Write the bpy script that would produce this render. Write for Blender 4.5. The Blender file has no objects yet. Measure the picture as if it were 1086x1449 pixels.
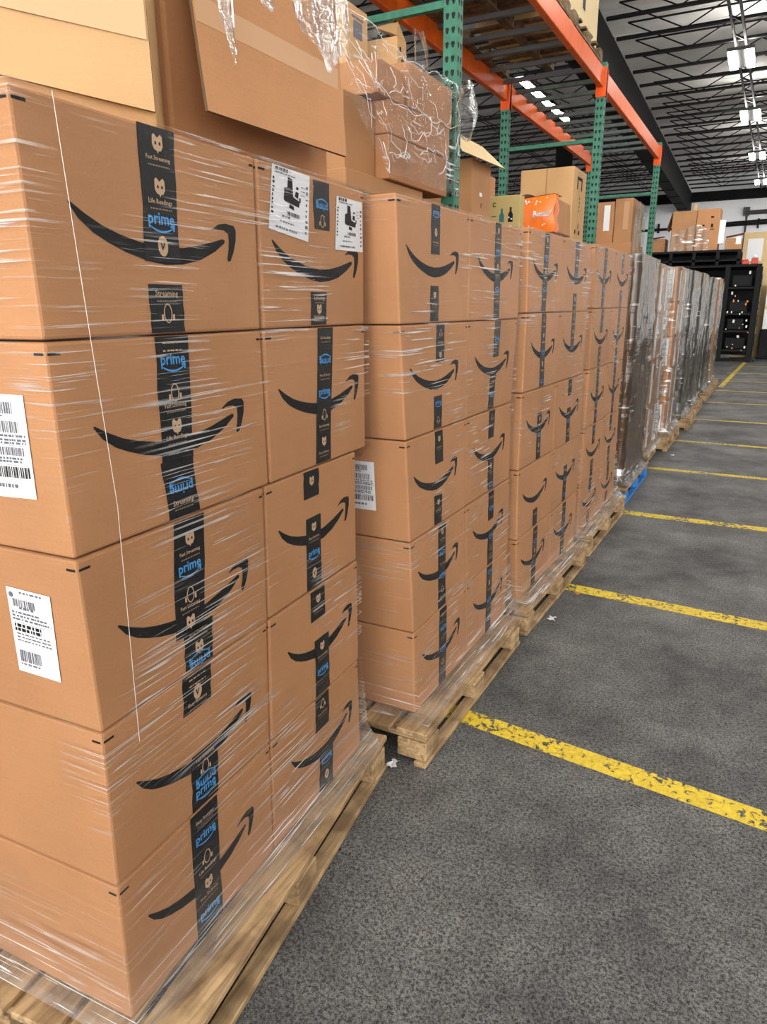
import bpy, bmesh, math, random
from mathutils import Vector, Matrix, noise as mnoise
R = random.Random(7)
sc = bpy.context.scene
COL = sc.collection
PI = math.pi

# ------------------------------------------------------------------ materials
def new_mat(name):
    m = bpy.data.materials.new(name); m.use_nodes = True
    nt = m.node_tree; nt.nodes.clear()
    out = nt.nodes.new('ShaderNodeOutputMaterial')
    return m, nt, out
def N(nt, typ, **kw):
    n = nt.nodes.new(typ)
    for k, v in kw.items():
        if k in n.inputs: n.inputs[k].default_value = v
        else: setattr(n, k, v)
    return n
def ramp(nt, src, p0, c0, p1, c1):
    r = nt.nodes.new('ShaderNodeValToRGB')
    r.color_ramp.elements[0].position = p0; r.color_ramp.elements[1].position = p1
    r.color_ramp.elements[0].color = (*c0, 1) if len(c0) == 3 else c0
    r.color_ramp.elements[1].color = (*c1, 1) if len(c1) == 3 else c1
    nt.links.new(src, r.inputs[0]); return r.outputs[0]
def mapped(nt, scale, rot=(0, 0, 0), world=True):
    if world:
        g = nt.nodes.new('ShaderNodeNewGeometry'); s = g.outputs['Position']
    else:
        g = nt.nodes.new('ShaderNodeTexCoord'); s = g.outputs['Object']
    mp = nt.nodes.new('ShaderNodeMapping')
    mp.inputs['Scale'].default_value = scale; mp.inputs['Rotation'].default_value = rot
    nt.links.new(s, mp.inputs[0]); return mp.outputs[0]
def math_n(nt, op, a, b=None, clamp=False):
    n = nt.nodes.new('ShaderNodeMath'); n.operation = op; n.use_clamp = clamp
    for i, v in enumerate((a, b)):
        if v is None: continue
        if isinstance(v, (int, float)): n.inputs[i].default_value = v
        else: nt.links.new(v, n.inputs[i])
    return n.outputs[0]
def simple(name, col, rough=.6, metal=0., spec=.5, noise=.0, nscale=20, bump=0., stretch=(1, 1, 1)):
    m, nt, out = new_mat(name)
    b = N(nt, 'ShaderNodeBsdfPrincipled'); b.inputs['Roughness'].default_value = rough
    b.inputs['Metallic'].default_value = metal; b.inputs['Specular IOR Level'].default_value = spec
    nt.links.new(b.outputs[0], out.inputs[0])
    if noise or bump:
        v = mapped(nt, tuple(nscale * s for s in stretch))
        n = N(nt, 'ShaderNodeTexNoise', Scale=1.0, Detail=5.0); nt.links.new(v, n.inputs['Vector'])
        c0 = tuple(max(0, c * (1 - noise)) for c in col); c1 = tuple(min(1, c * (1 + noise)) for c in col)
        nt.links.new(ramp(nt, n.outputs[0], .3, c0, .7, c1), b.inputs['Base Color'])
        if bump:
            bp = N(nt, 'ShaderNodeBump', Strength=bump, Distance=.01); nt.links.new(n.outputs[0], bp.inputs['Height'])
            nt.links.new(bp.outputs[0], b.inputs['Normal'])
    else:
        b.inputs['Base Color'].default_value = (*col, 1)
    return m
def emit(name, col, s):
    m, nt, out = new_mat(name)
    e = N(nt, 'ShaderNodeEmission'); e.inputs[0].default_value = (*col, 1); e.inputs[1].default_value = s
    nt.links.new(e.outputs[0], out.inputs[0]); return m
def cardboard(name, col, var=.1):
    m, nt, out = new_mat(name)
    b = N(nt, 'ShaderNodeBsdfPrincipled', Roughness=.72); b.inputs['Specular IOR Level'].default_value = .25
    nt.links.new(b.outputs[0], out.inputs[0])
    v = mapped(nt, (1, 1, 1))
    big = N(nt, 'ShaderNodeTexNoise', Scale=3.2, Detail=3.0); nt.links.new(v, big.inputs['Vector'])
    fine = N(nt, 'ShaderNodeTexNoise', Scale=260.0, Detail=3.0); nt.links.new(v, fine.inputs['Vector'])
    v2 = mapped(nt, (9, 9, 160))
    corr = N(nt, 'ShaderNodeTexNoise', Scale=1.0, Detail=2.0); nt.links.new(v2, corr.inputs['Vector'])
    oi = nt.nodes.new('ShaderNodeObjectInfo')
    s = math_n(nt, 'ADD', math_n(nt, 'MULTIPLY', big.outputs[0], .5), math_n(nt, 'MULTIPLY', fine.outputs[0], .35))
    s = math_n(nt, 'ADD', s, math_n(nt, 'MULTIPLY', corr.outputs[0], .15))
    s = math_n(nt, 'ADD', s, math_n(nt, 'MULTIPLY', math_n(nt, 'SUBTRACT', oi.outputs['Random'], .5), .14))
    c0 = tuple(c * (1 - var * 1.6) for c in col); c1 = tuple(min(1, c * (1 + var * 1.6)) for c in col)
    nt.links.new(ramp(nt, s, .28, c0, .72, c1), b.inputs['Base Color'])
    bp = N(nt, 'ShaderNodeBump', Strength=.22, Distance=.004)
    h = math_n(nt, 'ADD', math_n(nt, 'MULTIPLY', corr.outputs[0], .4), big.outputs[0])
    nt.links.new(h, bp.inputs['Height']); nt.links.new(bp.outputs[0], b.inputs['Normal'])
    return m
def wood(name, c0, c1, axis='y'):
    m, nt, out = new_mat(name)
    b = N(nt, 'ShaderNodeBsdfPrincipled', Roughness=.75); b.inputs['Specular IOR Level'].default_value = .2
    nt.links.new(b.outputs[0], out.inputs[0])
    v = mapped(nt, (45, 3, 45) if axis == 'y' else (3, 45, 45))
    g = N(nt, 'ShaderNodeTexNoise', Scale=1.0, Detail=5.0, Distortion=1.2); nt.links.new(v, g.inputs['Vector'])
    v2 = mapped(nt, (1, 1, 1))
    st = N(nt, 'ShaderNodeTexNoise', Scale=9.0, Detail=5.0); nt.links.new(v2, st.inputs['Vector'])
    a = ramp(nt, g.outputs[0], .3, c0, .7, c1)
    d = ramp(nt, st.outputs[0], .40, (.45, .42, .40), .58, (1, 1, 1))
    mx = nt.nodes.new('ShaderNodeMixRGB'); mx.blend_type = 'MULTIPLY'; mx.inputs[0].default_value = .75
    nt.links.new(a, mx.inputs[1]); nt.links.new(d, mx.inputs[2]); nt.links.new(mx.outputs[0], b.inputs['Base Color'])
    bp = N(nt, 'ShaderNodeBump', Strength=.4, Distance=.005); nt.links.new(g.outputs[0], bp.inputs['Height'])
    nt.links.new(bp.outputs[0], b.inputs['Normal'])
    return m
def film(name, base=.03, streak=.5, tint=(.97, .97, .97), bottom=.25, ior=1.33, gl=.8, rough=.13, sdir=.2, thresh=.56, wrinkle=.35, wscale=7., zscale=110, vs=(1, 1, 1)):
    m, nt, out = new_mat(name)
    v = mapped(nt, (3.2, 3.2, zscale), (sdir, .1, 0))
    n1 = N(nt, 'ShaderNodeTexNoise', Scale=1.0, Detail=4.0, Distortion=.5); nt.links.new(v, n1.inputs['Vector'])
    st = ramp(nt, n1.outputs[0], thresh, (0, 0, 0), thresh + .07, (1, 1, 1))
    v2 = mapped(nt, (1, 1, 1))
    n2 = N(nt, 'ShaderNodeTexNoise', Scale=3.0, Detail=2.0); nt.links.new(v2, n2.inputs['Vector'])
    mk = ramp(nt, n2.outputs[0], .46, (0, 0, 0), .66, (1, 1, 1))
    v3 = mapped(nt, vs)
    n3 = N(nt, 'ShaderNodeTexNoise', Scale=wscale, Detail=3.0, Distortion=.8); nt.links.new(v3, n3.inputs['Vector'])
    g = nt.nodes.new('ShaderNodeNewGeometry'); sx = nt.nodes.new('ShaderNodeSeparateXYZ')
    nt.links.new(g.outputs['Position'], sx.inputs[0])
    mr = nt.nodes.new('ShaderNodeMapRange'); mr.inputs['From Min'].default_value = .48; mr.inputs['From Max'].default_value = .13
    nt.links.new(sx.outputs[2], mr.inputs['Value'])
    zb = math_n(nt, 'MULTIPLY', math_n(nt, 'POWER', mr.outputs[0], 1.6), bottom)
    f = math_n(nt, 'MULTIPLY', math_n(nt, 'MULTIPLY', st, mk), streak)
    zst = math_n(nt, 'MULTIPLY', math_n(nt, 'MULTIPLY', st, mr.outputs[0]), streak * .5)
    f = math_n(nt, 'ADD', math_n(nt, 'ADD', f, zst), math_n(nt, 'ADD', zb, base), True)
    tr = N(nt, 'ShaderNodeBsdfTransparent'); tr.inputs[0].default_value = (*tint, 1)
    df = N(nt, 'ShaderNodeBsdfDiffuse'); df.inputs[0].default_value = (.85, .85, .86, 1)
    tl = N(nt, 'ShaderNodeBsdfTranslucent'); tl.inputs[0].default_value = (.85, .85, .86, 1)
    gs = N(nt, 'ShaderNodeBsdfGlossy', Roughness=.3); gs.inputs[0].default_value = (.95, .95, .95, 1)
    m0 = nt.nodes.new('ShaderNodeMixShader'); m0.inputs[0].default_value = .3
    nt.links.new(df.outputs[0], m0.inputs[1]); nt.links.new(tl.outputs[0], m0.inputs[2])
    m1 = nt.nodes.new('ShaderNodeMixShader'); m1.inputs[0].default_value = .4
    nt.links.new(m0.outputs[0], m1.inputs[1]); nt.links.new(gs.outputs[0], m1.inputs[2])
    m2 = nt.nodes.new('ShaderNodeMixShader'); nt.links.new(f, m2.inputs[0])
    nt.links.new(tr.outputs[0], m2.inputs[1]); nt.links.new(m1.outputs[0], m2.inputs[2])
    bp = N(nt, 'ShaderNodeBump', Strength=wrinkle, Distance=.02)
    hh = math_n(nt, 'ADD', n3.outputs[0], math_n(nt, 'MULTIPLY', n1.outputs[0], .25))
    nt.links.new(hh, bp.inputs['Height'])
    fr = N(nt, 'ShaderNodeFresnel', IOR=ior); nt.links.new(bp.outputs[0], fr.inputs['Normal'])
    gg = N(nt, 'ShaderNodeBsdfGlossy', Roughness=rough); gg.inputs[0].default_value = (1, 1, 1, 1)
    nt.links.new(bp.outputs[0], gg.inputs['Normal']); nt.links.new(bp.outputs[0], gs.inputs['Normal'])
    m3 = nt.nodes.new('ShaderNodeMixShader'); nt.links.new(math_n(nt, 'MULTIPLY', fr.outputs[0], gl), m3.inputs[0])
    nt.links.new(m2.outputs[0], m3.inputs[1]); nt.links.new(gg.outputs[0], m3.inputs[2])
    nt.links.new(m3.outputs[0], out.inputs[0])
    return m

CARD = cardboard('cardboard_kraft', (.435, .212, .096))
CARD2 = cardboard('cardboard_golden', (.56, .335, .15))
CARD3 = cardboard('cardboard_brown', (.38, .195, .088))
OLIVE = cardboard('cardboard_olive', (.44, .34, .14), .05)
CREAM = cardboard('cardboard_cream', (.66, .50, .27), .05)
PALE = cardboard('cardboard_pale', (.45, .288, .142), .05)
FLAP = cardboard('cardboard_flap', (.42, .262, .125), .06)
GREYC = cardboard('cardboard_refl_grey', (.21, .19, .16))  # grey-brown puts the film's dark reflections into the carton colour
EDGE = simple('carton_raw_edge', (.16, .09, .045), .9)
INK = simple('black_print', (.012, .012, .013), .7, spec=.15)
TAPE = simple('black_tape', (.009, .010, .012), .42, spec=.25, noise=.4, nscale=120)
BLUE = simple('blue_print', (.055, .30, .68), .5)
TAN = simple('tan_print', (.55, .36, .22), .6)
WHITE = simple('white_paper', (.78, .79, .82), .6)
GREYINK = simple('grey_print', (.12, .12, .15), .7)
CLEARTAPE = simple('clear_tape', (.47, .265, .135), .45, spec=.35)
STAPLE = simple('dark_mark', (.03, .025, .02), .6)
WOOD = wood('pallet_wood', (.26, .17, .088), (.56, .385, .21))
WOODX = wood('pallet_wood_cross', (.26, .17, .088), (.56, .385, .21), 'x')
WOODD = wood('pallet_wood_dark', (.13, .085, .05), (.25, .17, .10))
BLUEW = simple('pallet_blue_paint', (.02, .17, .50), .6, noise=.25, nscale=30)
BLACK = simple('black_steel', (.008, .008, .009), .6, spec=.15, noise=.3, nscale=8)
GIRD = simple('girder_black', (.006, .006, .0065), .7, spec=.1, noise=.35, nscale=3)
JOIST = simple('joist_dark', (.008, .008, .009), .5, spec=.15)
DECK = simple('ceiling_panel_white', (.74, .73, .71), .8, noise=.12, nscale=1.4, bump=.5)
GREEN = simple('rack_green', (.040, .17, .112), .5, spec=.3, noise=.22, nscale=18)
GREEND = simple('rack_green_rod', (.07, .10, .09), .45, noise=.3, nscale=12)
ORANGE = simple('rack_orange', (.70, .115, .010), .42, spec=.2, noise=.16, nscale=8)
ORANGED = simple('rack_bracket_orange', (.72, .09, .010), .45, spec=.2)
ROD = simple('steel_rod', (.16, .16, .165), .38, metal=.7)
HOLE = simple('punched_hole', (.004, .006, .006), .8)
WALLM = simple('wall_white_paint', (.78, .79, .82), .7, noise=.06, nscale=.7)
PLY = simple('plywood_tan', (.62, .45, .22), .6, noise=.08, nscale=5)
BAG = simple('orange_wrap', (.85, .18, .012), .35, noise=.12, nscale=12, bump=.4)
REDM = simple('red_plastic', (.45, .03, .02), .4)
TEAL = simple('teal_print', (.02, .14, .15), .5)
UPFILL = emit('ceiling_fill_glow', (1.0, .96, .9), 17)  # glow added to brighten the ceiling deck
LAMP = emit('lamp_diffuser', (1.0, .97, .93), 42)
HOUSING = simple('lamp_housing', (.06, .06, .06), .5, spec=.2)
FILM = film('stretch_film', .015, .8, bottom=.09, thresh=.57, gl=.27, zscale=150)
FILM_N = film('stretch_film_near', .006, .85, bottom=.13, thresh=.565, gl=.35, zscale=170)
FILM_G = film('stretch_film_refl_grey', .02, .8, tint=(.46, .465, .455), bottom=.08, ior=1.45, gl=.85, rough=.07, sdir=1.4, thresh=.60, wrinkle=.8, wscale=1, zscale=22, vs=(9, 9, 1.6))  # grey tint stands in for dark reflections on dirty clear film
FILM_C = film('stretch_film_clear', .02, 1., tint=(.95, .95, .95), bottom=.08, ior=1.36, gl=.7, rough=.08, sdir=1.45, thresh=.56, wrinkle=.8, wscale=1, zscale=20, vs=(10, 10, 2))
FILM_L = film('loose_film', .02, .95, bottom=0, ior=1.35, gl=.6, rough=.12, sdir=.7, thresh=.58, wrinkle=.8, wscale=12, zscale=60)
CREASE = simple('film_crease', (.85, .85, .86), .25)
STRAND = simple('film_rope', (.55, .5, .46), .3)

# ------------------------------------------------------------------ mesh helpers
class MB:
    def __init__(s, *mats): s.v = []; s.f = []; s.m = []; s.mats = list(mats); s.smooth = False
    def add(s, vs, fs, mi=0):
        o = len(s.v); s.v += [tuple(p) for p in vs]
        for f in fs: s.f.append(tuple(i + o for i in f)); s.m.append(mi)
    def hexa(s, c, mi=0):   # c: 8 corners, bottom 4 ccw then top 4
        s.add(c, [(3, 2, 1, 0), (4, 5, 6, 7), (0, 1, 5, 4), (1, 2, 6, 5), (2, 3, 7, 6), (3, 0, 4, 7)], mi)
    def box(s, a, b, mi=0):
        (x0, y0, z0), (x1, y1, z1) = a, b
        s.hexa([(x0, y0, z0), (x1, y0, z0), (x1, y1, z0), (x0, y1, z0), (x0, y0, z1), (x1, y0, z1), (x1, y1, z1), (x0, y1, z1)], mi)
    def bevhexa(s, c, w=.006, seg=2, mi=0):
        bm = bmesh.new(); vs = [bm.verts.new(p) for p in c]
        for f in [(3, 2, 1, 0), (4, 5, 6, 7), (0, 1, 5, 4), (1, 2, 6, 5), (2, 3, 7, 6), (3, 0, 4, 7)]: bm.faces.new([vs[i] for i in f])
        bmesh.ops.recalc_face_normals(bm, faces=bm.faces)
        bmesh.ops.bevel(bm, geom=list(bm.edges), offset=w, segments=seg, affect='EDGES', profile=.5)
        bm.verts.index_update()
        s.add([v.co.copy() for v in bm.verts], [[v.index for v in f.verts] for f in bm.faces], mi); bm.free()
    def bevbox(s, a, b, w=.006, seg=2, mi=0):
        (x0, y0, z0), (x1, y1, z1) = a, b
        s.bevhexa([(x0, y0, z0), (x1, y0, z0), (x1, y1, z0), (x0, y1, z0), (x0, y0, z1), (x1, y0, z1), (x1, y1, z1), (x0, y1, z1)], w, seg, mi)
    def bar(s, p, q, w, h=None, mi=0, up=(0, 0, 1)):   # rectangular bar p->q
        h = h or w; p = Vector(p); q = Vector(q); d = (q - p).normalized(); u = Vector(up)
        if abs(d.dot(u)) > .95: u = Vector((1, 0, 0))
        r = d.cross(u).normalized(); u = r.cross(d)
        c = []
        for e in (p, q):
            for a, b in ((-1, -1), (1, -1), (1, 1), (-1, 1)): c.append(e + r * (a * w / 2) + u * (b * h / 2))
        s.hexa(c, mi)
    def tube(s, pts, r, n=8, mi=0):
        pts = [Vector(p) for p in pts]; rings = []
        for i, p in enumerate(pts):
            d = (pts[min(i + 1, len(pts) - 1)] - pts[max(i - 1, 0)]).normalized()
            u = Vector((0, 0, 1)) if abs(d.z) < .9 else Vector((1, 0, 0))
            a = d.cross(u).normalized(); b = a.cross(d)
            rings.append([p + a * (r * math.cos(2 * PI * k / n)) + b * (r * math.sin(2 * PI * k / n)) for k in range(n)])
        vs = [q for g in rings for q in g]; fs = []
        for i in range(len(pts) - 1):
            for k in range(n): fs.append((i * n + k, i * n + (k + 1) % n, (i + 1) * n + (k + 1) % n, (i + 1) * n + k))
        fs.append(tuple(range(n))[::-1]); fs.append(tuple((len(pts) - 1) * n + k for k in range(n)))
        s.add(vs, fs, mi)
    def grid(s, fn, nu, nv, mi=0):
        vs = [fn(i / nu, j / nv) for j in range(nv + 1) for i in range(nu + 1)]
        s.add(vs, [(j * (nu + 1) + i, j * (nu + 1) + i + 1, (j + 1) * (nu + 1) + i + 1, (j + 1) * (nu + 1) + i) for j in range(nv) for i in range(nu)], mi)
    def slab(s, quad, th, mi=0, mi_edge=None):   # quad of 4 pts thickened along its normal
        q = [Vector(p) for p in quad]; n = (q[1] - q[0]).cross(q[3] - q[0]).normalized() * th
        c = [p - n / 2 for p in q] + [p + n / 2 for p in q]
        me = mi if mi_edge is None else mi_edge
        s.add(c, [(3, 2, 1, 0), (4, 5, 6, 7)], mi); s.add(c, [(0, 1, 5, 4), (1, 2, 6, 5), (2, 3, 7, 6), (3, 0, 4, 7)], me)
    def build(s, name, parent=None, smooth=False):
        me = bpy.data.meshes.new(name); me.from_pydata(s.v, [], s.f)
        for m in s.mats: me.materials.append(m)
        for p, k in zip(me.polygons, s.m): p.material_index = k; p.use_smooth = smooth
        me.update()
        o = bpy.data.objects.new(name, me); COL.objects.link(o)
        if parent: o.parent = parent; o.matrix_parent_inverse = Matrix.Translation(parent.location).inverted()
        return o
def tag(o, label=None, cat=None, group=None, kind=None):
    if label: o['label'] = label
    if cat: o['category'] = cat
    if group: o['group'] = group
    if kind: o['kind'] = kind
    return o
def empty(name, loc, label, cat, group=None):
    e = bpy.data.objects.new(name, None); COL.objects.link(e); e.location = loc; e.empty_display_size = .1
    return tag(e, label, cat, group)
def struct(o): o['kind'] = 'structure'; return o

# ------------------------------------------------------------------ lettering and printed marks
_tc = {}
def text_poly(body, off=.012, res=2):
    k = (body, off, res)
    if k in _tc: return _tc[k]
    cu = bpy.data.curves.new('t', 'FONT'); cu.body = body; cu.size = 1; cu.resolution_u = res; cu.offset = off
    o = bpy.data.objects.new('t', cu); me = bpy.data.meshes.new_from_object(o)
    vs = [(v.co.x, v.co.y) for v in me.vertices]; fs = [tuple(p.vertices) for p in me.polygons]
    bpy.data.objects.remove(o); bpy.data.curves.remove(cu); bpy.data.meshes.remove(me)
    x0 = min(v[0] for v in vs); x1 = max(v[0] for v in vs); w = x1 - x0
    vs = [((v[0] - x0) / w - .5, v[1] / w) for v in vs]
    _tc[k] = (vs, fs); return _tc[k]
# smile arrow outlines, measured on the second carton (metres; y from its lowest point)
SM_LO = [(.0821, .0857), (.1002, .0636), (.1293, .0438), (.1608, .0306), (.201, .0174), (.2591, .0044), (.3065, 0), (.3577, .0032), (.4127, .0142), (.4622, .0332), (.4967, .0524)]
SM_UP = [(.4975, .058), (.4895, .0600), (.4644, .0539), (.4161, .0431), (.3614, .0341), (.3105, .0311), (.2631, .0341), (.2332, .0381), (.1908, .0463), (.1511, .0576), (.1143, .0734), (.0856, .089), (.081, .0885)]
SM_AR = [(.4544, .076), (.4779, .0879), (.503, .0922), (.5331, .0893), (.5395, .0806), (.5373, .0593), (.5276, .0358), (.5154, .0177), (.5069, .0153), (.5035, .0208), (.5094, .0384), (.5123, .0564), (.5109, .0719), (.4965, .0779), (.4719, .0779), (.4571, .0745)]
SMX0, SMX1 = .081, .5395
def smile_polys():
    lo = [((x - SMX0) / (SMX1 - SMX0), y) for x, y in SM_LO]; up = [((x - SMX0) / (SMX1 - SMX0), y) for x, y in SM_UP]
    ar = [((x - SMX0) / (SMX1 - SMX0), y) for x, y in SM_AR]
    return lo + up, ar
SM1, SM2 = smile_polys()

class Face:   # bilinear patch on a box face: (s,t) in metres-like fractions -> 3D, with outward normal
    def __init__(s, bl, br, tr, tl):
        s.c = [Vector(p) for p in (bl, br, tr, tl)]
        s.n = (s.c[1] - s.c[0]).cross(s.c[3] - s.c[0]).normalized()
        s.w = ((s.c[1] - s.c[0]).length + (s.c[2] - s.c[3]).length) / 2; s.h = ((s.c[3] - s.c[0]).length + (s.c[2] - s.c[1]).length) / 2
    def p(s, a, b, e=0.):   # a,b in metres from bottom-left
        a /= s.w; b /= s.h; c = s.c
        return c[0] * ((1 - a) * (1 - b)) + c[1] * (a * (1 - b)) + c[2] * (a * b) + c[3] * ((1 - a) * b) + s.n * e
def poly(mb, face, pts, e, mi): mb.add([face.p(x, y, e) for x, y in pts], [tuple(range(len(pts)))], mi)
def rect(mb, face, x0, y0, x1, y1, e, mi): poly(mb, face, [(x0, y0), (x1, y0), (x1, y1), (x0, y1)], e, mi)
def mesh2d(mb, face, vf, cx, cy, w, e, mi, flip=1, sk=0.):
    vs, fs = vf
    mb.add([face.p(cx + flip * x * w + sk * y, cy + flip * y * w, e) for x, y in vs], fs, mi)
def ring(mb, face, cx, cy, rx, ry, th, e, mi, a0=0, a1=2 * PI, n=16):
    for i in range(n):
        t0 = a0 + (a1 - a0) * i / n; t1 = a0 + (a1 - a0) * (i + 1) / n
        poly(mb, face, [(cx + rx * math.cos(t0), cy + ry * math.sin(t0)), (cx + rx * math.cos(t1), cy + ry * math.sin(t1)),
                        (cx + (rx - th) * math.cos(t1), cy + (ry - th) * math.sin(t1)), (cx + (rx - th) * math.cos(t0), cy + (ry - th) * math.sin(t0))], e, mi)
def disc(mb, face, cx, cy, rx, ry, e, mi, n=14): poly(mb, face, [(cx + rx * math.cos(2 * PI * i / n), cy + ry * math.sin(2 * PI * i / n)) for i in range(n)], e, mi)

WORDS = ['Fast Listening', 'Life Readings', 'Free Delivery', 'Kids Learning', 'Easy Returns']
def t_prime(mb, face, cx, cy, w, e, flip=1, lod=2):
    mesh2d(mb, face, text_poly('prime', .02 if lod > 1 else .01, 2 if lod > 1 else 1), cx, cy, w * .76, e, 1, flip)
    k = w * .74
    n = 8
    lo = []; up = []
    for i in range(n + 1):
        t = -1 + 2 * i / n; y = -.165 + .12 * t * t; th = .028 + .03 * (1 - t * t)
        lo.append((t * .47, y - th)); up.append((t * .47, y))
    pts = [(cx + flip * k * x, cy + flip * k * y) for x, y in lo + up[::-1]]
    poly(mb, face, pts if flip > 0 else pts, e, 1)
    poly(mb, face, [(cx + flip * k * x, cy + flip * k * y) for x, y in [(.33, -.02), (.52, .01), (.50, -.16), (.44, -.15), (.455, -.05), (.34, -.065)]], e, 1)
def t_headphones(mb, face, cx, cy, w, e, flip=1):
    ring(mb, face, cx, cy, w * .13, w * .20, w * .028, e, 2, 0, 2 * PI, 14)
    rect(mb, face, cx - w * .2, cy - w * .14, cx - w * .14, cy - w * .02, e, 2); rect(mb, face, cx + w * .14, cy - w * .14, cx + w * .2, cy - w * .02, e, 2)
def t_owl(mb, face, cx, cy, w, e, flip=1):
    pts = [(-.14, .13), (-.09, .17), (0, .10), (.09, .17), (.14, .13), (.15, -.04), (.09, -.13), (.02, -.14), (0, -.19), (-.03, -.14), (-.1, -.12), (-.15, -.04)]
    poly(mb, face, [(cx + w * x, cy + flip * w * y) for x, y in pts], e, 2)
    disc(mb, face, cx - w * .06, cy, w * .03, w * .035, e + .0004, 0, 8); disc(mb, face, cx + w * .06, cy, w * .03, w * .035, e + .0004, 0, 8)
def t_check(mb, face, cx, cy, w, e, flip=1):
    disc(mb, face, cx, cy, w * .15, w * .2, e, 2)
    poly(mb, face, [(cx + w * x, cy + w * y) for x, y in [(-.08, .08), (-.02, -.1), (.09, .1), (.04, .1), (-.01, -.02), (-.04, .08)]], e + .0004, 0)
def t_words(mb, face, cx, cy, w, e, word, flip=1, lod=2):
    if lod > 1:
        mesh2d(mb, face, text_poly(word, .012, 1), cx, cy, w * .68, e, 2, flip)
        x = -.3
        while x < .3:
            d = R.uniform(.03, .08); rect(mb, face, cx + w * x, cy - flip * w * .1 - w * .014, cx + w * min(x + d, .32), cy - flip * w * .1 + w * .014, e, 3); x += d + .02
    else:
        x = -.32
        while x < .3:
            d = R.uniform(.05, .14); rect(mb, face, cx + w * x, cy - w * .03, cx + w * min(x + d, .34), cy + w * .05, e, 2); x += d + .03
PRINTDIM = simple('tan_print_dim', (.26, .18, .12), .6)
def tape(parent, face, x_t, y_t, x_b, y_b, w, lod, items=None, start=.03):
    """a strip of black tape on a face, from (x_t,y_t) down to (x_b,y_b); items printed down its length"""
    mb = MB(TAPE, BLUE, TAN, PRINTDIM)
    j = lambda: R.uniform(-.0025, .0025)
    n = 5 if lod > 1 else 2
    L = []; Rr = []
    for i in range(n + 1):
        t = i / n; x = x_t + (x_b - x_t) * t; y = y_t + (y_b - y_t) * t
        L.append((x - w / 2 + j(), y)); Rr.append((x + w / 2 + j(), y + (j() if 0 < i < n else 0)))
    e0, e1 = .0006, .0022
    outl = L + Rr[::-1]
    k = len(outl)
    vs = [face.p(x, y, e1) for x, y in outl] + [face.p(x, y, e0) for x, y in outl]
    mb.add(vs, [tuple(range(k)), tuple(range(k, 2 * k))[::-1]] + [(i, i + k, (i + 1) % k + k, (i + 1) % k) for i in range(k)], 0)
    length = y_t - y_b; e = e1 + .0006
    if items is None:
        seq = ['w', 'p', 'h', 'w', 'o', 'w', 'p', 'c', 'w', 'q']; q = R.randrange(len(seq)); items = []; d = start
        for i in range(20):
            a_, b_ = seq[(q + i) % len(seq)], seq[(q + i + 1) % len(seq)]; items.append((a_, d)); d += {'p': .034, 'q': .034, 'w': .02, 'h': .02, 'o': .02, 'c': .02}[a_] + {'p': .03, 'q': .034, 'w': .014, 'h': .024, 'o': .022, 'c': .022}[b_]
    for it, d in items:
        if d < .012 or d > length - .015: continue
        cx = x_t + (x_b - x_t) * d / length; cy = y_t - d
        if it == 'p' and d < length - .03: t_prime(mb, face, cx, cy, w, e, 1, lod)
        elif it == 'q' and d > .02: t_prime(mb, face, cx, cy, w, e, -1, lod)
        elif it == 'h' and .02 < d < length - .02: t_headphones(mb, face, cx, cy, w, e)
        elif it == 'o' and .02 < d < length - .02: t_owl(mb, face, cx, cy, w, e)
        elif it == 'c' and .02 < d < length - .02: t_check(mb, face, cx, cy, w, e)
        elif it == 'w': t_words(mb, face, cx, cy, w, e, R.choice(WORDS), 1, lod)
        elif it == 'd':
            for q_ in (-.1, .06): dashes(mb, face, cx - w * .3, cx + w * .3, cy + w * q_, .003, e, 2)
        elif it.startswith('W'): t_words(mb, face, cx, cy, w, e, it[1:], 1, lod)
    o = mb.build('packing_tape', parent); o['label'] = 'black printed packing tape'
    return o
def barcode(mb, face, x0, y0, x1, y1, e, mi):
    x = x0
    while x < x1:
        d = R.choice((.0012, .002, .003, .004)); rect(mb, face, x, y0, min(x + d, x1), y1, e, mi); x += d + R.choice((.0015, .0022, .003))
def dashes(mb, face, x0, x1, y, h, e, mi):
    x = x0
    while x < x1:
        d = R.uniform(.003, .012); rect(mb, face, x, y, min(x + d, x1), y + h, e, mi); x += d + R.uniform(.0015, .005)
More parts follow.
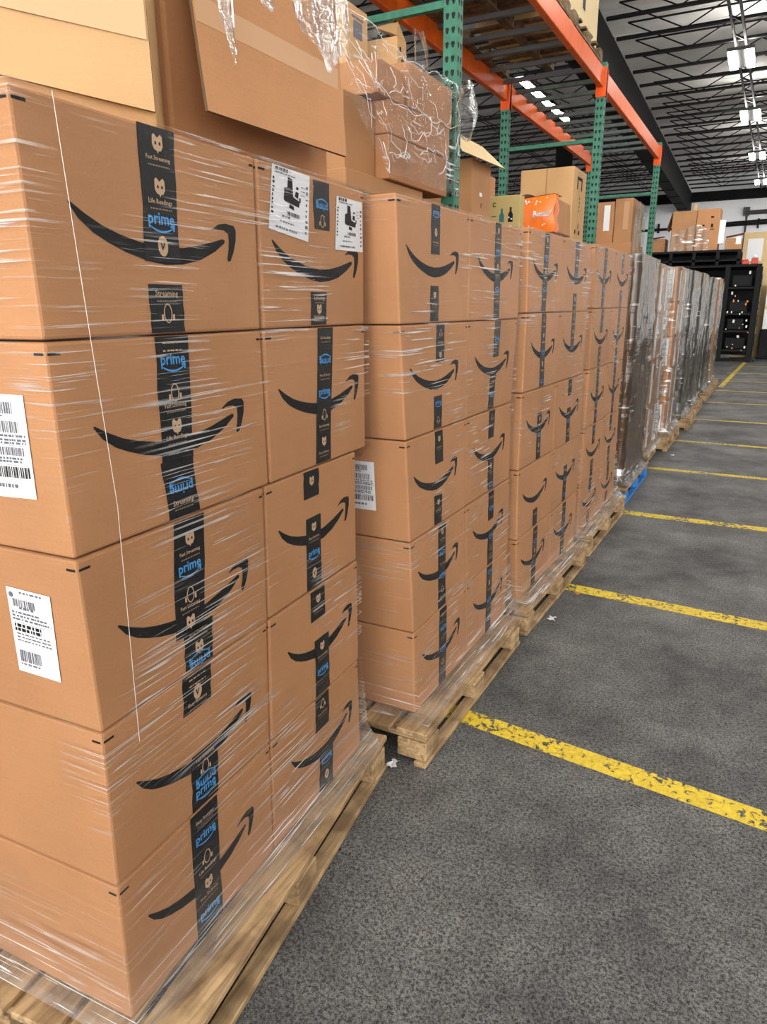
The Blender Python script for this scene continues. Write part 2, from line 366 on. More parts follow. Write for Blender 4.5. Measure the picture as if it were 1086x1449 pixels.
def shipping_label(parent, face, quad, kind):
    """quad: bl, br, tr, tl on the face"""
    sub = Face(*[face.p(x, y, .0025) for x, y in quad]); sub.n = face.n
    mb = MB(WHITE, GREYINK, INK); w, h = sub.w, sub.h
    rect(mb, sub, 0, 0, w, h, 0, 0); e = .0008
    if kind == 'end':
        barcode(mb, sub, w * .06, h * .82, w * .78, h * .93, e, 1); dashes(mb, sub, w * .1, w * .6, h * .79, .003, e, 1)
        barcode(mb, sub, w * .2, h * .64, w * .85, h * .75, e, 1)
        for y in (.60, .56, .53): dashes(mb, sub, w * .05, w * .95, h * y, .004, e, 1)
        barcode(mb, sub, w * .35, h * .42, w * .9, h * .5, e, 1); dashes(mb, sub, w * .05, w * .33, h * .45, .006, e, 1)
        for y in (.38, .35): dashes(mb, sub, w * .3, w * .85, h * y, .004, e, 1)
        barcode(mb, sub, w * .12, h * .2, w * .95, h * .31, e, 2); dashes(mb, sub, w * .2, w * .7, h * .1, .007, e, 1)
        rect(mb, sub, w * .02, h * .515, w * .98, h * .518, e, 1); rect(mb, sub, w * .02, h * .325, w * .98, h * .328, e, 1)
    elif kind == 'end2':
        dashes(mb, sub, w * .3, w * .8, h * .95, .004, e, 1); disc(mb, sub, w * .1, h * .92, .006, .006, e, 1)
        barcode(mb, sub, w * .12, h * .79, w * .62, h * .88, e, 1); dashes(mb, sub, w * .25, w * .6, h * .765, .005, e, 1)
        for y in (.71, .67, .63): dashes(mb, sub, w * .06, w * R.uniform(.5, .95), h * y, .004, e, 1)
        for y in (.55, .5): dashes(mb, sub, w * .08, w * .7, h * y, .007, e, 2)
        for y in (.46, .42, .38): dashes(mb, sub, w * .1, w * .9, h * y, .003, e, 1)
        barcode(mb, sub, w * .1, h * .13, w * .6, h * .27, e, 1); dashes(mb, sub, w * .1, w * .55, h * .09, .004, e, 1)
        rect(mb, sub, w * .02, h * .6, w * .98, h * .603, e, 1)
    else:   # front labels with a solid black block mark
        dashes(mb, sub, w * .08, w * .4, h * .93, .008, e, 2); dashes(mb, sub, w * .08, w * .6, h * .89, .003, e, 1)
        X = lambda pts: poly(mb, sub, [(w * a, h * b) for a, b in pts], e, 2)
        X([(.36, .50), (.72, .47), (.74, .56), (.56, .60), (.52, .86), (.40, .88), (.40, .72), (.32, .70), (.32, .52)])
        X([(.60, .62), (.69, .60), (.70, .69), (.62, .70)]); disc(mb, sub, w * .66, h * .75, w * .035, h * .022, e, 2, 10)
        X([(.46, .42), (.60, .40), (.58, .46), (.48, .48)]); rect(mb, sub, w * .72, h * .55, w * .76, h * .62, e, 2)
        barcode(mb, sub, w * .42, h * .30, w * .74, h * .36, e, 2); dashes(mb, sub, w * .3, w * .5, h * .25, .005, e, 1)
        for k in range(9):
            rect(mb, sub, w * .03, h * (.26 + .065 * k), w * R.uniform(.055, .10), h * (.26 + .065 * k + R.uniform(.02, .045)), e, 2)
            rect(mb, sub, w * .90, h * (.1 + .085 * k), w * R.uniform(.94, .97), h * (.1 + .085 * k + R.uniform(.02, .06)), e, 1)
        dashes(mb, sub, w * .15, w * .7, h * .06, .005, e, 1); dashes(mb, sub, w * .25, w * .6, h * .17, .003, e, 1)
        for y in (.78, .72, .66): dashes(mb, sub, w * .76, w * .88, h * y, .002, e, 1)
    o = mb.build('shipping_label', parent); o['label'] = 'white paper shipping label'
    return o

# ------------------------------------------------------------------ pallets of boxes
ORD = ['nearest', 'second', 'third', 'fourth', 'fifth', 'sixth', 'seventh', 'eighth', 'ninth', 'tenth', 'eleventh']
LAY = ['bottom', 'second from bottom', 'middle', 'second from top', 'top']
class Stack:
    def __init__(s, x, y, yaw): s.x, s.y, s.sa, s.ca = x, y, math.sin(yaw), math.cos(yaw)
    def P(s, l, z, n): return Vector((s.x + s.sa * l + s.ca * n, s.y + s.ca * l - s.sa * n, z))
DEPTH = .50
def carton(st, bl, br, tl, tr, z0, z1, n, name, label, cat, group, mat=None, smile=None, depth=DEPTH, g=.003, marks=True, bev=.006):
    """one box; lengths along the row at bottom/top left/right; smile=(x0,x1,zlow,hscale)"""
    bl += g; tl += g; br -= g; tr -= g; z0 += g * .6; z1 -= g * .6
    P = st.P
    c = [P(bl, z0, n), P(br, z0, n), P(br, z0, n - depth), P(bl, z0, n - depth), P(tl, z1, n), P(tr, z1, n), P(tr, z1, n - depth), P(tl, z1, n - depth)]
    loc = P((bl + br) / 2, z0, n - depth / 2)
    root = empty(name, loc, label, cat, group)
    mb = MB(mat or CARD, INK); mb.bevhexa(c, bev)
    front = Face(c[0], c[1], c[5], c[4]); end = Face(c[3], c[0], c[4], c[7])
    if smile:
        x0, x1, zl, hs = smile
        for pts in (SM1, SM2): poly(mb, front, [(x0 - bl + a * (x1 - x0), zl - z0 + b * hs) for a, b in pts], .0007, 1)
    if marks:
        w, h = front.w, front.h
        rect(mb, front, .004, h - .022, .03, h - .017, .0007, 1); rect(mb, end, end.w - .026, h - .022, end.w - .004, h - .017, .0007, 1)
        rect(mb, front, w - .022, h - .022, w - .008, h - .017, .0007, 1)
    mb.build('carton', root)
    return root, front, end
def pallet(st, l0, l1, nf, label, mat=WOOD, matx=WOODX, matb=None, depth=1.02, group='wooden pallets along the aisle', h=.142):
    P = st.P; loc = P((l0 + l1) / 2, 0, nf - depth / 2)
    root = empty('wooden_pallet', loc, label, 'pallet', group)
    def bx(mb, a0, a1, n0, n1, z0, z1, mi=0):
        j = R.uniform(-.004, .004); a0 += j; a1 += j
        mb.bevhexa([P(a0, z0, n1), P(a1, z0, n1), P(a1, z0, n0), P(a0, z0, n0), P(a0, z1, n1), P(a1, z1, n1), P(a1, z1, n0), P(a0, z1, n0)], .003, 1, mi)
    top = MB(mat); n = nf; wd = .128; gap = (depth - 7 * wd) / 6
    for k in range(7): bx(top, l0, l1, n - wd, n, h - .02, h); n -= wd + gap
    top.build('top_deck', root)
    cr = MB(matx)
    for a in (l0 + .02, (l0 + l1) / 2 - .05, l1 - .12): bx(cr, a, a + .1, nf - depth + .01, nf - .01, h - .043, h - .021)
    cr.build('stringer_board', root)
    for a in (l0 + .01, (l0 + l1) / 2 - .06, l1 - .13):
        for q in (nf - .006, nf - depth / 2 + .06, nf - depth + .126):
            b = MB(matb or mat); bx(b, a, a + .12, q - .12, q, .021, h - .044); b.build('block', root)
    for q in (nf - .002, nf - depth / 2 + .06, nf - depth + .126):
        b = MB(matb or mat); bx(b, l0, l1, q - .05, q, 0.0, .02); b.build('bottom_board', root)
    return root
def wrap(st, levels, mat, label, group, noise=.002, depth=DEPTH, off=.005, cols=26, strand=None, far=True):
    """stretch film: levels = [(z, l_left, l_right, n_front, extra_out)], a loop of sheet round the stack"""
    mb = MB(mat, STRAND); seq = []
    zs = []
    for i in range(len(levels) - 1):
        k = max(1, int(abs(levels[i + 1][0] - levels[i][0]) / .06))
        for j in range(k): zs.append([a + (b - a) * j / k for a, b in zip(levels[i], levels[i + 1])])
    zs.append(list(levels[-1]))
    def loop(lv):
        z, a, b, n, o = lv; a -= off + o * .6; b += off + o * .3; nf = n + off + o; nb = n - depth - off
        segs = []
        for i in range(9): segs.append((a, nb + (nf - nb) * i / 9))
        for i in range(cols): segs.append((a + (b - a) * i / cols, nf))
        if far:
            for i in range(9): segs.append((b, nf + (nb - nf) * i / 9))
        segs.append((b, nb if far else nf - .05))
        out = []
        for q, (l, n_) in enumerate(segs):
            d = mnoise.noise(Vector((l * 7 + st.y, z * 9, n_ * 7))) * noise
            out.append(st.P(l, z, n_ + (d if q >= 9 else 0)))
        return out
    rows = [loop(lv) for lv in zs]; m = len(rows[0])
    mb.add([p for r in rows for p in r], [(i * m + k, i * m + k + 1, (i + 1) * m + k + 1, (i + 1) * m + k) for i in range(len(rows) - 1) for k in range(m - 1)], 0)
    # film folded over the top edge
    tl = zs[-1]; fold = [loop((tl[0] + .003, tl[1] + .05, tl[2] - .05, tl[3] - .06, 0))]
    mb.add(rows[-1] + fold[0], [(k, k + 1, m + k + 1, m + k) for k in range(m - 1)], 0)
    if strand:
        for s_ in strand: mb.tube([st.P(*p) for p in s_], .0007, 5, 1)
    o = mb.build('stretch_wrap', None, noise > .01)
    return tag(o, label, 'stretch wrap', group)

D = math.radians
# measured stacks: front line origin, yaw, level heights, edge offsets (bottom..top) per column line
ST = [
 dict(x=-1.056, y=.804, yaw=D(-2.60), z=[.145, .497, .856, 1.219, 1.604, 1.987],
      e=[[-.012, -.004, .007, .0, -.003, -.006], [.555, .566, .586, .626, .628, .637], [1.109, 1.10, 1.105, 1.11, 1.185, 1.195]]),
 dict(x=-1.028, y=2.105, yaw=D(.13), z=[.145, .491, .854, 1.223, 1.601, 1.984],
      e=[[.085, .068, .035, .0, -.042, -.069], [.625, .601, .575, .557, .543, .537], [1.179, 1.17, 1.152, 1.134, 1.175, 1.167]]),
 dict(x=-1.008, y=3.354, yaw=D(1.58), z=[.145, .499, .87, 1.252, 1.624, 1.998],
      e=[[.061, .016, -.010, -.008, -.002, -.03], [.636, .608, .574, .558, .555, .547], [1.206, 1.196, 1.18, 1.15, 1.147, 1.143]]),
 dict(x=-.988, y=4.688, yaw=D(.89), z=[.145, .502, .873, 1.258, 1.639, 2.015],
      e=[[.03, .0, .005, .02, -.01, -.06], [.64, .60, .578, .575, .572, .571], [1.215, 1.17, 1.135, 1.135, 1.144, 1.118]]),
]
# smiles measured on the first two pallets: (x0, x1, zlow)
SMI = {(0, 0, 4): (.086, .549), (0, 0, 3): (.083, .54), (0, 0, 2): (.084, .517), (0, 0, 1): (.075, .487), (0, 0, 0): (.064, .466),
       (0, 1, 4): (.687, 1.146), (0, 1, 3): (.684, 1.133), (0, 1, 2): (.648, 1.05), (0, 1, 1): (.655, 1.045), (0, 1, 0): (.655, 1.042),
       (1, 0, 4): (.018, .452), (1, 0, 3): (.057, .475), (1, 0, 2): (.085, .483), (1, 0, 1): (.126, .514), (1, 0, 0): (.159, .545),
       (1, 1, 4): (.633, 1.068), (1, 1, 0): (.708, 1.111)}
# tape runs: (pallet, column, layer) -> [(x_top, z_top, x_bottom, z_bottom, items)]
A_, B_ = 0, 1
TP = {
 (0, 0, 4): [(.309, 1.985, .302, 1.741, [('o', .028), ('WFast Streaming', .058), ('o', .105), ('WLife Readings', .135), ('p', .172), ('c', .212), ('WEasy Returns', .236)]),
             (.303, 1.699, .302, 1.607, [('WStreaming', .022), ('h', .055), ('WFast Listening', .082)])],
 (0, 0, 3): [(.304, 1.600, .294, 1.345, [('d', .02), ('p', .055), ('h', .113), ('WFast Listening', .142), ('o', .182), ('WLife Readings', .208), ('p', .232)]),
             (.290, 1.348, .300, 1.223, [('q', .055), ('WStreaming', .098)])],
 (0, 0, 2): [(.303, 1.214, .283, .95, [('o', .045), ('WFast Streaming', .078), ('p', .115), ('h', .172), ('WFast Listening', .2), ('o', .235)]),
             (.311, .962, .306, .862, [('WFree Delivery', .02), ('o', .055), ('q', .08)])],
 (0, 0, 1): [(.290, .852, .282, .76, [('d', .02), ('c', .05), ('WEasy Returns', .076)]), (.296, .644, .286, .502, [('WFast Streaming', .02), ('h', .045), ('q', .075), ('p', .11)])],
 (0, 0, 0): [(.274, .494, .262, .150, None)],
 (0, 1, 4): [(.931, 1.974, .932, 1.855, [('q', .055), ('h', .098)]), (.906, 1.694, .900, 1.608, [('WListening', .02), ('o', .045), ('WLife Readings', .068)])],
 (0, 1, 3): [(.93, 1.599, .900, 1.224, None)],
 (0, 1, 2): [(.832, 1.212, .83, 1.134, None), (.835, 1.075, .825, .861, None)],
 (0, 1, 1): [(.842, .851, .838, .757, None), (.852, .69, .846, .502, None)],
 (0, 1, 0): [(.853, .493, .844, .378, None), (.861, .285, .849, .150, None)],
 (1, 0, 4): [(.219, 1.979, .224, 1.824, None), (.222, 1.722, .226, 1.606, None)],
 (1, 0, 3): [(.268, 1.596, .273, 1.466, None), (.265, 1.346, .270, 1.229, None)],
 (1, 0, 2): [(.269, 1.218, .28, 1.096, None), (.278, .975, .283, .860, None)],
 (1, 0, 1): [(.317, .849, .332, .496, None)], (1, 0, 0): [(.346, .486, .346, .150, None)],
 (1, 1, 4): [(.855, 1.979, .863, 1.606, None)], (1, 1, 3): [(.882, 1.596, .881, 1.446, None), (.862, 1.373, .85, 1.229, None)],
 (1, 1, 2): [(.86, 1.218, .854, 1.097, None), (.864, 1.0, .871, .860, None)],
 (1, 1, 1): [(.879, .849, .884, .715, None), (.889, .662, .896, .496, None)], (1, 1, 0): [(.888, .486, .905, .150, None)],
 (2, 0, 4): [(.25, 1.99, .25, 1.63, None)], (2, 0, 3): [(.27, 1.618, .28, 1.258, None)], (2, 0, 2): [(.29, 1.12, .295, .876, None)],
 (2, 0, 1): [(.30, .60, .305, .505, None)], (2, 0, 0): [(.32, .492, .33, .150, None)],
 (2, 1, 4): [(.83, 1.99, .83, 1.80, None), (.83, 1.72, .835, 1.63, None)], (2, 1, 3): [(.835, 1.618, .835, 1.42, None)],
 (2, 1, 2): [(.85, 1.246, .85, 1.15, None), (.85, 1.08, .86, .876, None)], (2, 1, 1): [(.87, .73, .875, .505, None)], (2, 1, 0): [(.89, .492, .90, .150, None)],
}
SIDE = ['left', 'right']
roots = {}
for pi, S in enumerate(ST):
    st = Stack(S['x'], S['y'], S['yaw']); Z = S['z']; E_ = S['e']; lod = 2 if pi < 2 else 1
    for c in (0, 1):
        for L in range(5):
            n = R.uniform(-.004, .001)
            l0, r0, l1, r1 = E_[c][L], E_[c + 1][L], E_[c][L + 1], E_[c + 1][L + 1]
            if pi == 0:   # overhanging upper boxes do not share the lower boxes' edge
                if c == 0 and L == 3: r0 = .628
                if c == 0 and L == 2: r1 = .60
                if c == 1 and L == 3: r0, l0, l1 = 1.18, .630, .632
                if c == 1 and L == 4: l0, l1 = .636, .640
                if c == 1 and L == 2: l1, r1, l0 = .604, 1.112, .59
            if pi == 1 and c == 1 and L == 2: r1 = 1.135
            w = (r0 + r1 - l0 - l1) / 2; mid = (l0 + l1) / 2; h = Z[L + 1] - Z[L]
            sm = SMI.get((pi, c, L)) or (mid + w * .15, mid + w * .86)
            zl = Z[L] + .365 * h + (.005 if pi == 0 else .01)
            zl = {(0, 0, 4): 1.738, (0, 0, 3): 1.358, (0, 0, 2): .966, (0, 0, 1): .606, (0, 0, 0): .268}.get((pi, c, L), zl)
            if (pi, c, L) == (0, 1, 4): zl = 1.722
            lab = 'smile print box, %s layer, %s column, %s pallet' % (LAY[L], SIDE[c], ORD[pi])
            if (pi, c, L) == (0, 0, 3): lab = 'smile print box with a large barcode label on its end, nearest pallet'
            if (pi, c, L) == (0, 1, 4): lab = 'smile print box with two white labels on its front, top of nearest pallet'
            if (pi, c, L) == (1, 0, 2): lab = 'kraft smile box with a white label on its end, middle of second pallet'
            if (pi, c, L) == (0, 0, 2): lab = 'smile print box with a smaller white label on its end, middle of nearest pallet'
            root, front, end = carton(st, l0, r0, l1, r1, Z[L], Z[L + 1], n, 'cardboard_box', lab, 'box', 'smile print boxes on the near pallets', smile=(sm[0], sm[1], zl, 1.03 + .0 * pi))
            roots[(pi, c, L)] = (root, front, end)
            runs = TP.get((pi, c, L))
            if runs is None:
                xx = mid + w * .48 + R.uniform(-.01, .01); full = R.random() < .5
                runs = [(xx, Z[L + 1] - .006, xx + .004, Z[L] + .006, None)] if full else [(xx, Z[L + 1] - .006, xx, Z[L + 1] - R.uniform(.1, .16), None), (xx, Z[L] + R.uniform(.1, .15), xx, Z[L] + .006, None)]
            tw = .096 if pi == 0 and c == 0 else (.082 if pi == 0 else .068)
            for k, (xt, zt, xb, zb, items) in enumerate(runs):
                y_t = zt - Z[L]; y_b = zb - Z[L]
                fl = lambda x, zz: x - (l0 + (l1 - l0) * (zz / h))
                tape(root, front, fl(xt, y_t), min(y_t, front.h - .001), fl(xb, y_b), max(y_b, .001), tw, lod, items)
r, f, e = roots[(0, 0, 3)]   # label on the near end of the box
shipping_label(r, e, [(e.w - .215, .10), (e.w - .070, .105), (e.w - .066, .292), (e.w - .215, .292)], 'end')
r, f, e = roots[(0, 0, 2)]
shipping_label(r, e, [(e.w - .205, .095), (e.w - .088, .093), (e.w - .080, .277), (e.w - .200, .280)], 'end2')
r, f, e = roots[(1, 0, 2)]
shipping_label(r, e, [(e.w - .25, .105), (e.w - .128, .105), (e.w - .126, .285), (e.w - .25, .285)], 'end')
r, f, e = roots[(0, 1, 4)]
shipping_label(r, f, [(.035, .232), (.216, .214), (.232, .374), (.060, .378)], 'front')
shipping_label(r, f, [(.362, .205), (.532, .208), (.528, .346), (.374, .346)], 'front')

PL = [(0, 0, 1.30, 0), (1, -.025, 1.13, .10), (2, -.02, 1.215, .09), (3, .03, 1.30, .09)]
for pi, a, b, nf in PL:
    S = ST[pi]; st = Stack(S['x'], S['y'], S['yaw']) if pi else Stack(-.898, .735, D(-7.2))
    pallet(st, a, b, nf, ['worn wooden pallet under the nearest boxes', 'wooden pallet under the second stack beside the first yellow line', 'wooden pallet under the third stack ending at the second yellow line', 'wooden pallet under the fourth stack before the blue pallet'][pi])
for pi, S in enumerate(ST):
    st = Stack(S['x'], S['y'], S['yaw']); Z, E_ = S['z'], S['e']
    lv = [(.149, E_[0][0] - .01, E_[2][0], .004, .075 if pi else .06), (.165, E_[0][0], E_[2][0], .004, .055), (.24, E_[0][0], E_[2][0], .004, .014)]
    for k in range(1, 6):
        e2 = E_[2][k]
        if pi == 0 and k == 3:
            lv.append((Z[3] - .02, E_[0][3], 1.115, .004, 0)); lv.append((Z[3] + .006, E_[0][3], 1.19, .004, 0)); continue
        lv.append((Z[k] + (.002 if k == 5 else 0), E_[0][k], e2, .004, 0))
    sd = None
    if pi == 0:
        sd = [[(.062, 1.985, .018), (.066, 1.9, .018), (.081, 1.6, .018), (.098, 1.3, .018), (.09, 1.0, .018), (.085, .8, .018)]]
    wrap(st, lv, FILM_N if pi == 0 else FILM, ['clear stretch film wrapped round the nearest pallet of smile boxes', 'clear stretch film wrapped round the second pallet of smile boxes', 'clear stretch film wrapped round the third pallet of smile boxes', 'clear stretch film wrapped round the fourth pallet of smile boxes'][pi], 'stretch wrap on the row of pallets', strand=sd)

# ---- farther pallets, film covered
FAR = [  # near y, length, x, layers, top z, carton mat, film, pallet front offset, yaw, end label
 (6.30, 1.06, -1.00, 5, 2.06, CARD, FILM_G, .09, 0., 0),
 (7.72, 1.00, -1.03, 4, 2.05, CARD3, FILM_C, .03, 0., 1),
 (9.12, 1.00, -.99, 5, 2.08, CARD, FILM_C, .10, 0., 1),
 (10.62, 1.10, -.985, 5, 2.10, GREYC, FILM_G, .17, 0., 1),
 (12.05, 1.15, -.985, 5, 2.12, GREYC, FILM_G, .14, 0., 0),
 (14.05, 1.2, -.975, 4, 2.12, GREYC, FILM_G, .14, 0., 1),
 (15.6, 1.35, -.965, 4, 2.16, CARD3, FILM_C, .14, 0., 1)]
DESC = ['box under grey film', 'tall brown carton with white paper', 'brown carton in glossy film', 'dark carton behind grey film', 'dark carton behind grey film', 'dark carton in shiny film', 'brown carton in clear film']  # grey and dark name the tone put in for film reflections
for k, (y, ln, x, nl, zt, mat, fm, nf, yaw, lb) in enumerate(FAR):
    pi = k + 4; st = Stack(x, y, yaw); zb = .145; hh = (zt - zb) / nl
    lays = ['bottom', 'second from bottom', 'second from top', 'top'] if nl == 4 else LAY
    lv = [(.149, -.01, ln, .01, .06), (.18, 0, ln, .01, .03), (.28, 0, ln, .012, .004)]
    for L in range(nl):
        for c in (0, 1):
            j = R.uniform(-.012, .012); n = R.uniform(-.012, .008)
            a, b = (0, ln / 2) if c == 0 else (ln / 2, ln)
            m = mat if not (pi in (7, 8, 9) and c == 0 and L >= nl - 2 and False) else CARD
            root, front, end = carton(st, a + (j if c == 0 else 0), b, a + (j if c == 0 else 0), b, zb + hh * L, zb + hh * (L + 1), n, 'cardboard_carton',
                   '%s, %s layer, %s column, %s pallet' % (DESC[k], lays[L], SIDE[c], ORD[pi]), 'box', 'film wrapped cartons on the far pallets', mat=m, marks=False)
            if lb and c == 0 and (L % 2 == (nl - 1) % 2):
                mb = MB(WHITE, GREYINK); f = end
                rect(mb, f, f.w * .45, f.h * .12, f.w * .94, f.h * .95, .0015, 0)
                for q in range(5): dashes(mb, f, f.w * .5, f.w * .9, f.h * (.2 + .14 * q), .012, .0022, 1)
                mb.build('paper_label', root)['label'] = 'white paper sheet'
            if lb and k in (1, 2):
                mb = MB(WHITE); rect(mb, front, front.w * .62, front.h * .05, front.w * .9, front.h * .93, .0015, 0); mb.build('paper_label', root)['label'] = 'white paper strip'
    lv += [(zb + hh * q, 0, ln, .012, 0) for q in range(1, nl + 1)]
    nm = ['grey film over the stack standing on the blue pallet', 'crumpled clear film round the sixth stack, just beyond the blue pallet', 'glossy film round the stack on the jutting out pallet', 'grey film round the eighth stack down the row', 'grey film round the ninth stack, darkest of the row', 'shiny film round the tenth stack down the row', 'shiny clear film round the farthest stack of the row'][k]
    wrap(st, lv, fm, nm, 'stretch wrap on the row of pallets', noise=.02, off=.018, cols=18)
    if k == 0:
        pallet(st, -.10, 1.16, nf, 'blue painted pallet with pale top boards under grey film', WOOD, WOODX, BLUEW)
    else:
        pl0 = -.30 if k == 2 else -.06
        pallet(st, pl0, ln + .06, nf, ['', 'wooden pallet just beyond the blue pallet, tucked under its stack', 'wooden pallet jutting out into the aisle past the blue one', 'wooden pallet of the eighth stack down the row', 'wooden pallet of the ninth stack down the row', 'wooden pallet of the tenth stack down the row', 'wooden pallet of the farthest stack, before the black shelving'][k])

# ------------------------------------------------------------------ big open cartons on top of the nearest pallet
def flapped(name, label, group, boxes, flaps, tapes=(), mat=CARD2, cat='carton'):
    (a, b) = boxes[0]
    root = empty(name, ((a[0] + b[0]) / 2, (a[1] + b[1]) / 2, min(a[2], b[2])), label, cat, group)
    mb = MB(mat)
    for a, b in boxes: mb.bevbox(a, b, .008, 2)
    mb.build('carton', root)
    for q in flaps:
        f = MB(q[1] if len(q) > 1 else mat, EDGE); f.slab(q[0], .008, 0, 1); f.build('flap', root)
    for q in tapes:
        t = MB(q[1] if len(q) > 1 else CLEARTAPE); t.slab(q[0], .0015); t.build('tape_strip', root)['label'] = q[2] if len(q) > 2 else 'clear packing tape strip'
    return root
GT = 'opened cartons on the nearest pallet'
root = empty('large_carton', (-1.28, 1.15, 1.992), 'large golden open carton at the top left with its flap hanging down', 'carton', GT)
mb = MB(CARD2); q = [(-1.34, .99), (-1.112, 1.165), (-1.24, 1.322), (-1.47, 1.145)]
mb.bevhexa([(x, y, 1.992) for x, y in q] + [(x, y, 2.66) for x, y in q], .008); mb.build('carton', root)
FA = [(-1.318, .975, 2.072), (-1.092, 1.142, 2.016), (-1.115, 1.163, 2.52), (-1.325, .995, 2.58)]
f = MB(FLAP, EDGE); f.slab(FA, .009, 0, 1); f.build('flap', root)
def onflap(a, b): return (Vector(FA[0]) * (1 - a) + Vector(FA[1]) * a) * (1 - b) + (Vector(FA[3]) * (1 - a) + Vector(FA[2]) * a) * b + Vector((.0042, -.0056, 0))
t = MB(CLEARTAPE); t.slab([onflap(.02, .22), onflap(.99, .24), onflap(.99, .38), onflap(.02, .36)], .001); t.build('tape_strip', root)['label'] = 'clear packing tape strip'
t = MB(PALE); t.add([onflap(a, b) for a, b in ((.0, .30), (.30, .36), (.36, .47), (.42, .50), (.46, .62), (.62, .70), (.60, .98), (.0, .98))], [tuple(range(8))]); t.build('torn_paper', root)['label'] = 'paler torn paper layer'
flapped('large_carton', 'large brown open carton with a wide flap hanging over its front', GT, [((-1.66, 1.335, 1.995), (-1.23, 1.985, 2.70))],
        [([(-1.115, 1.318, 2.058), (-1.115, 1.895, 2.062), (-1.226, 2.01, 2.70), (-1.226, 1.365, 2.70)], CARD)],
        [([(-1.1415, 1.335, 2.235), (-1.1415, 1.905, 2.235), (-1.150, 1.92, 2.29), (-1.150, 1.34, 2.29)], CLEARTAPE)], CARD)
def drape(name, label, cat, fn, nu, nv, mat=None, group=None, amp=.012, fr=9, parts=(), creases=0, rim=False):
    mb = MB(mat or FILM_L, CREASE)
    def g(u, v):
        p = Vector(fn(u, v)); d = mnoise.noise(Vector((p.y * fr, p.z * fr * .8, p.x * fr))) * amp + mnoise.noise(Vector((p.y * 40, p.z * 12, 3))) * amp * .35
        return p + Vector((d, d * .2, 0))
    mb.grid(g, nu, nv)
    for p in parts: mb.grid(*p)
    def line(pts, r): mb.tube([g(min(1, max(0, a)), min(1, max(0, b))) + Vector((.003, -.001, 0)) for a, b in pts], r, 5, 1)
    for k in range(creases):
        a, b = R.uniform(.02, .95), R.uniform(.05, .98); d = R.uniform(-.9, .5); L = R.uniform(.05, .22); pts = []
        for i in range(9):
            pts.append((a + L * math.cos(d) * i / 8, b + L * 1.6 * math.sin(d) * i / 8)); d += R.uniform(-.35, .35)
        line(pts, R.uniform(.0008, .0024))
    if rim:
        for vv in (.96, .57): line([(i / 40, vv + .02 * math.sin(i * .9 + vv * 7)) for i in range(41)], .0018)
        line([(.97 + .012 * math.sin(i * 1.3), .35 + .6 * i / 20) for i in range(21)], .002)
    return tag(mb.build(name, None, True), label, cat, group)
def hang(u, v):   # torn film hanging over the wide flap, with two tails
    y = 1.36 + .64 * u; x = -1.226 + .02
    tail = .13 + .16 * max(0, math.sin((u + .08) * 9.5)) ** 3 + .05 * math.sin(u * 23)
    z = 2.62 - (tail + .12) * v
    x = -1.115 - .111 * (z - 2.06) / .64 + .026 + .006 * math.sin(u * 40) * v
    return (x, y, z)
drape('torn_film', 'torn crumpled film hanging over the wide flap of the brown carton', 'plastic film', hang, 60, 26, creases=12)

# ------------------------------------------------------------------ rack
rack = empty('pallet_rack', (-2.75, 10., 0), 'tall green and orange pallet rack standing behind the row of boxes', 'pallet rack')
XF, XR = -2.15, -3.35
YF = [5.13, 9.80, 14.72]; YR = [5.24, 9.80, 14.72]
def post(x, y, z1, name='upright_post', seen=True):
    mb = MB(GREEN, HOLE); w = .1
    mb.box((x - w / 2, y - w / 2, 0), (x + w / 2, y + w / 2, z1), 0)
    mb.box((x - .09, y - .09, 0), (x + .09, y + .09, .012), 0)
    z = 2.0
    fF = Face((x + w / 2, y - w / 2, 0), (x + w / 2, y + w / 2, 0), (x + w / 2, y + w / 2, z1), (x + w / 2, y - w / 2, z1))
    fE = Face((x - w / 2, y - w / 2, 0), (x + w / 2, y - w / 2, 0), (x + w / 2, y - w / 2, z1), (x - w / 2, y - w / 2, z1))
    while z < z1 - .05:
        for f in (fF, fE):
            for dx in (.028, .072):
                poly(mb, f, [(dx - .010, z + .02), (dx - .014, z + .008), (dx - .006, z - .018), (dx + .006, z - .018), (dx + .014, z + .008), (dx + .010, z + .02)], .001, 1)
        z += .085
    return mb.build(name, rack)
for y in YF: post(XF, y, 4.45)
for y in YR: post(XR, y, 4.45)
post(XR, .9, 4.45); post(XF, .9, 4.45)
for y in [.9] + YF:
    for z in (3.62, 2.0, .6):
        b = MB(GREEN); b.bar((XF - .05, y, z), (XR + .05, y, z), .045, .045); b.build('frame_strut', rack)
def beam(x, y0, y1, z0, z1, side):
    mb = MB(ORANGE); mb.bevbox((x - .035, y0 + .06, z0), (x + .035, y1 - .06, z1), .008, 2)
    o = mb.build('load_beam', rack)
    for y, s in ((y0, 1), (y1, -1)):
        q = MB(ORANGED, HOLE); xs = x + side * .0
        q.box((x - .056, y + s * .045, z0 - .1), (x + .056, y + s * .062, z1 + .02), 0)
        q.box((x + side * .052, y - .03 if s > 0 else y - .058, z0 - .10), (x + side * .060, y + .058 if s > 0 else y + .03, z1 + .0), 0)
        f = Face((x + .061, y - .06, z0 - .1), (x + .061, y + .06, z0 - .1), (x + .061, y + .06, z1), (x + .061, y - .06, z1))
        for zz in (.05, .2): disc(q, f, .06, zz, .012, .016, .0005, 1, 8)
        b = q.build('beam_bracket', o)
    return o
ys = [.9] + YF
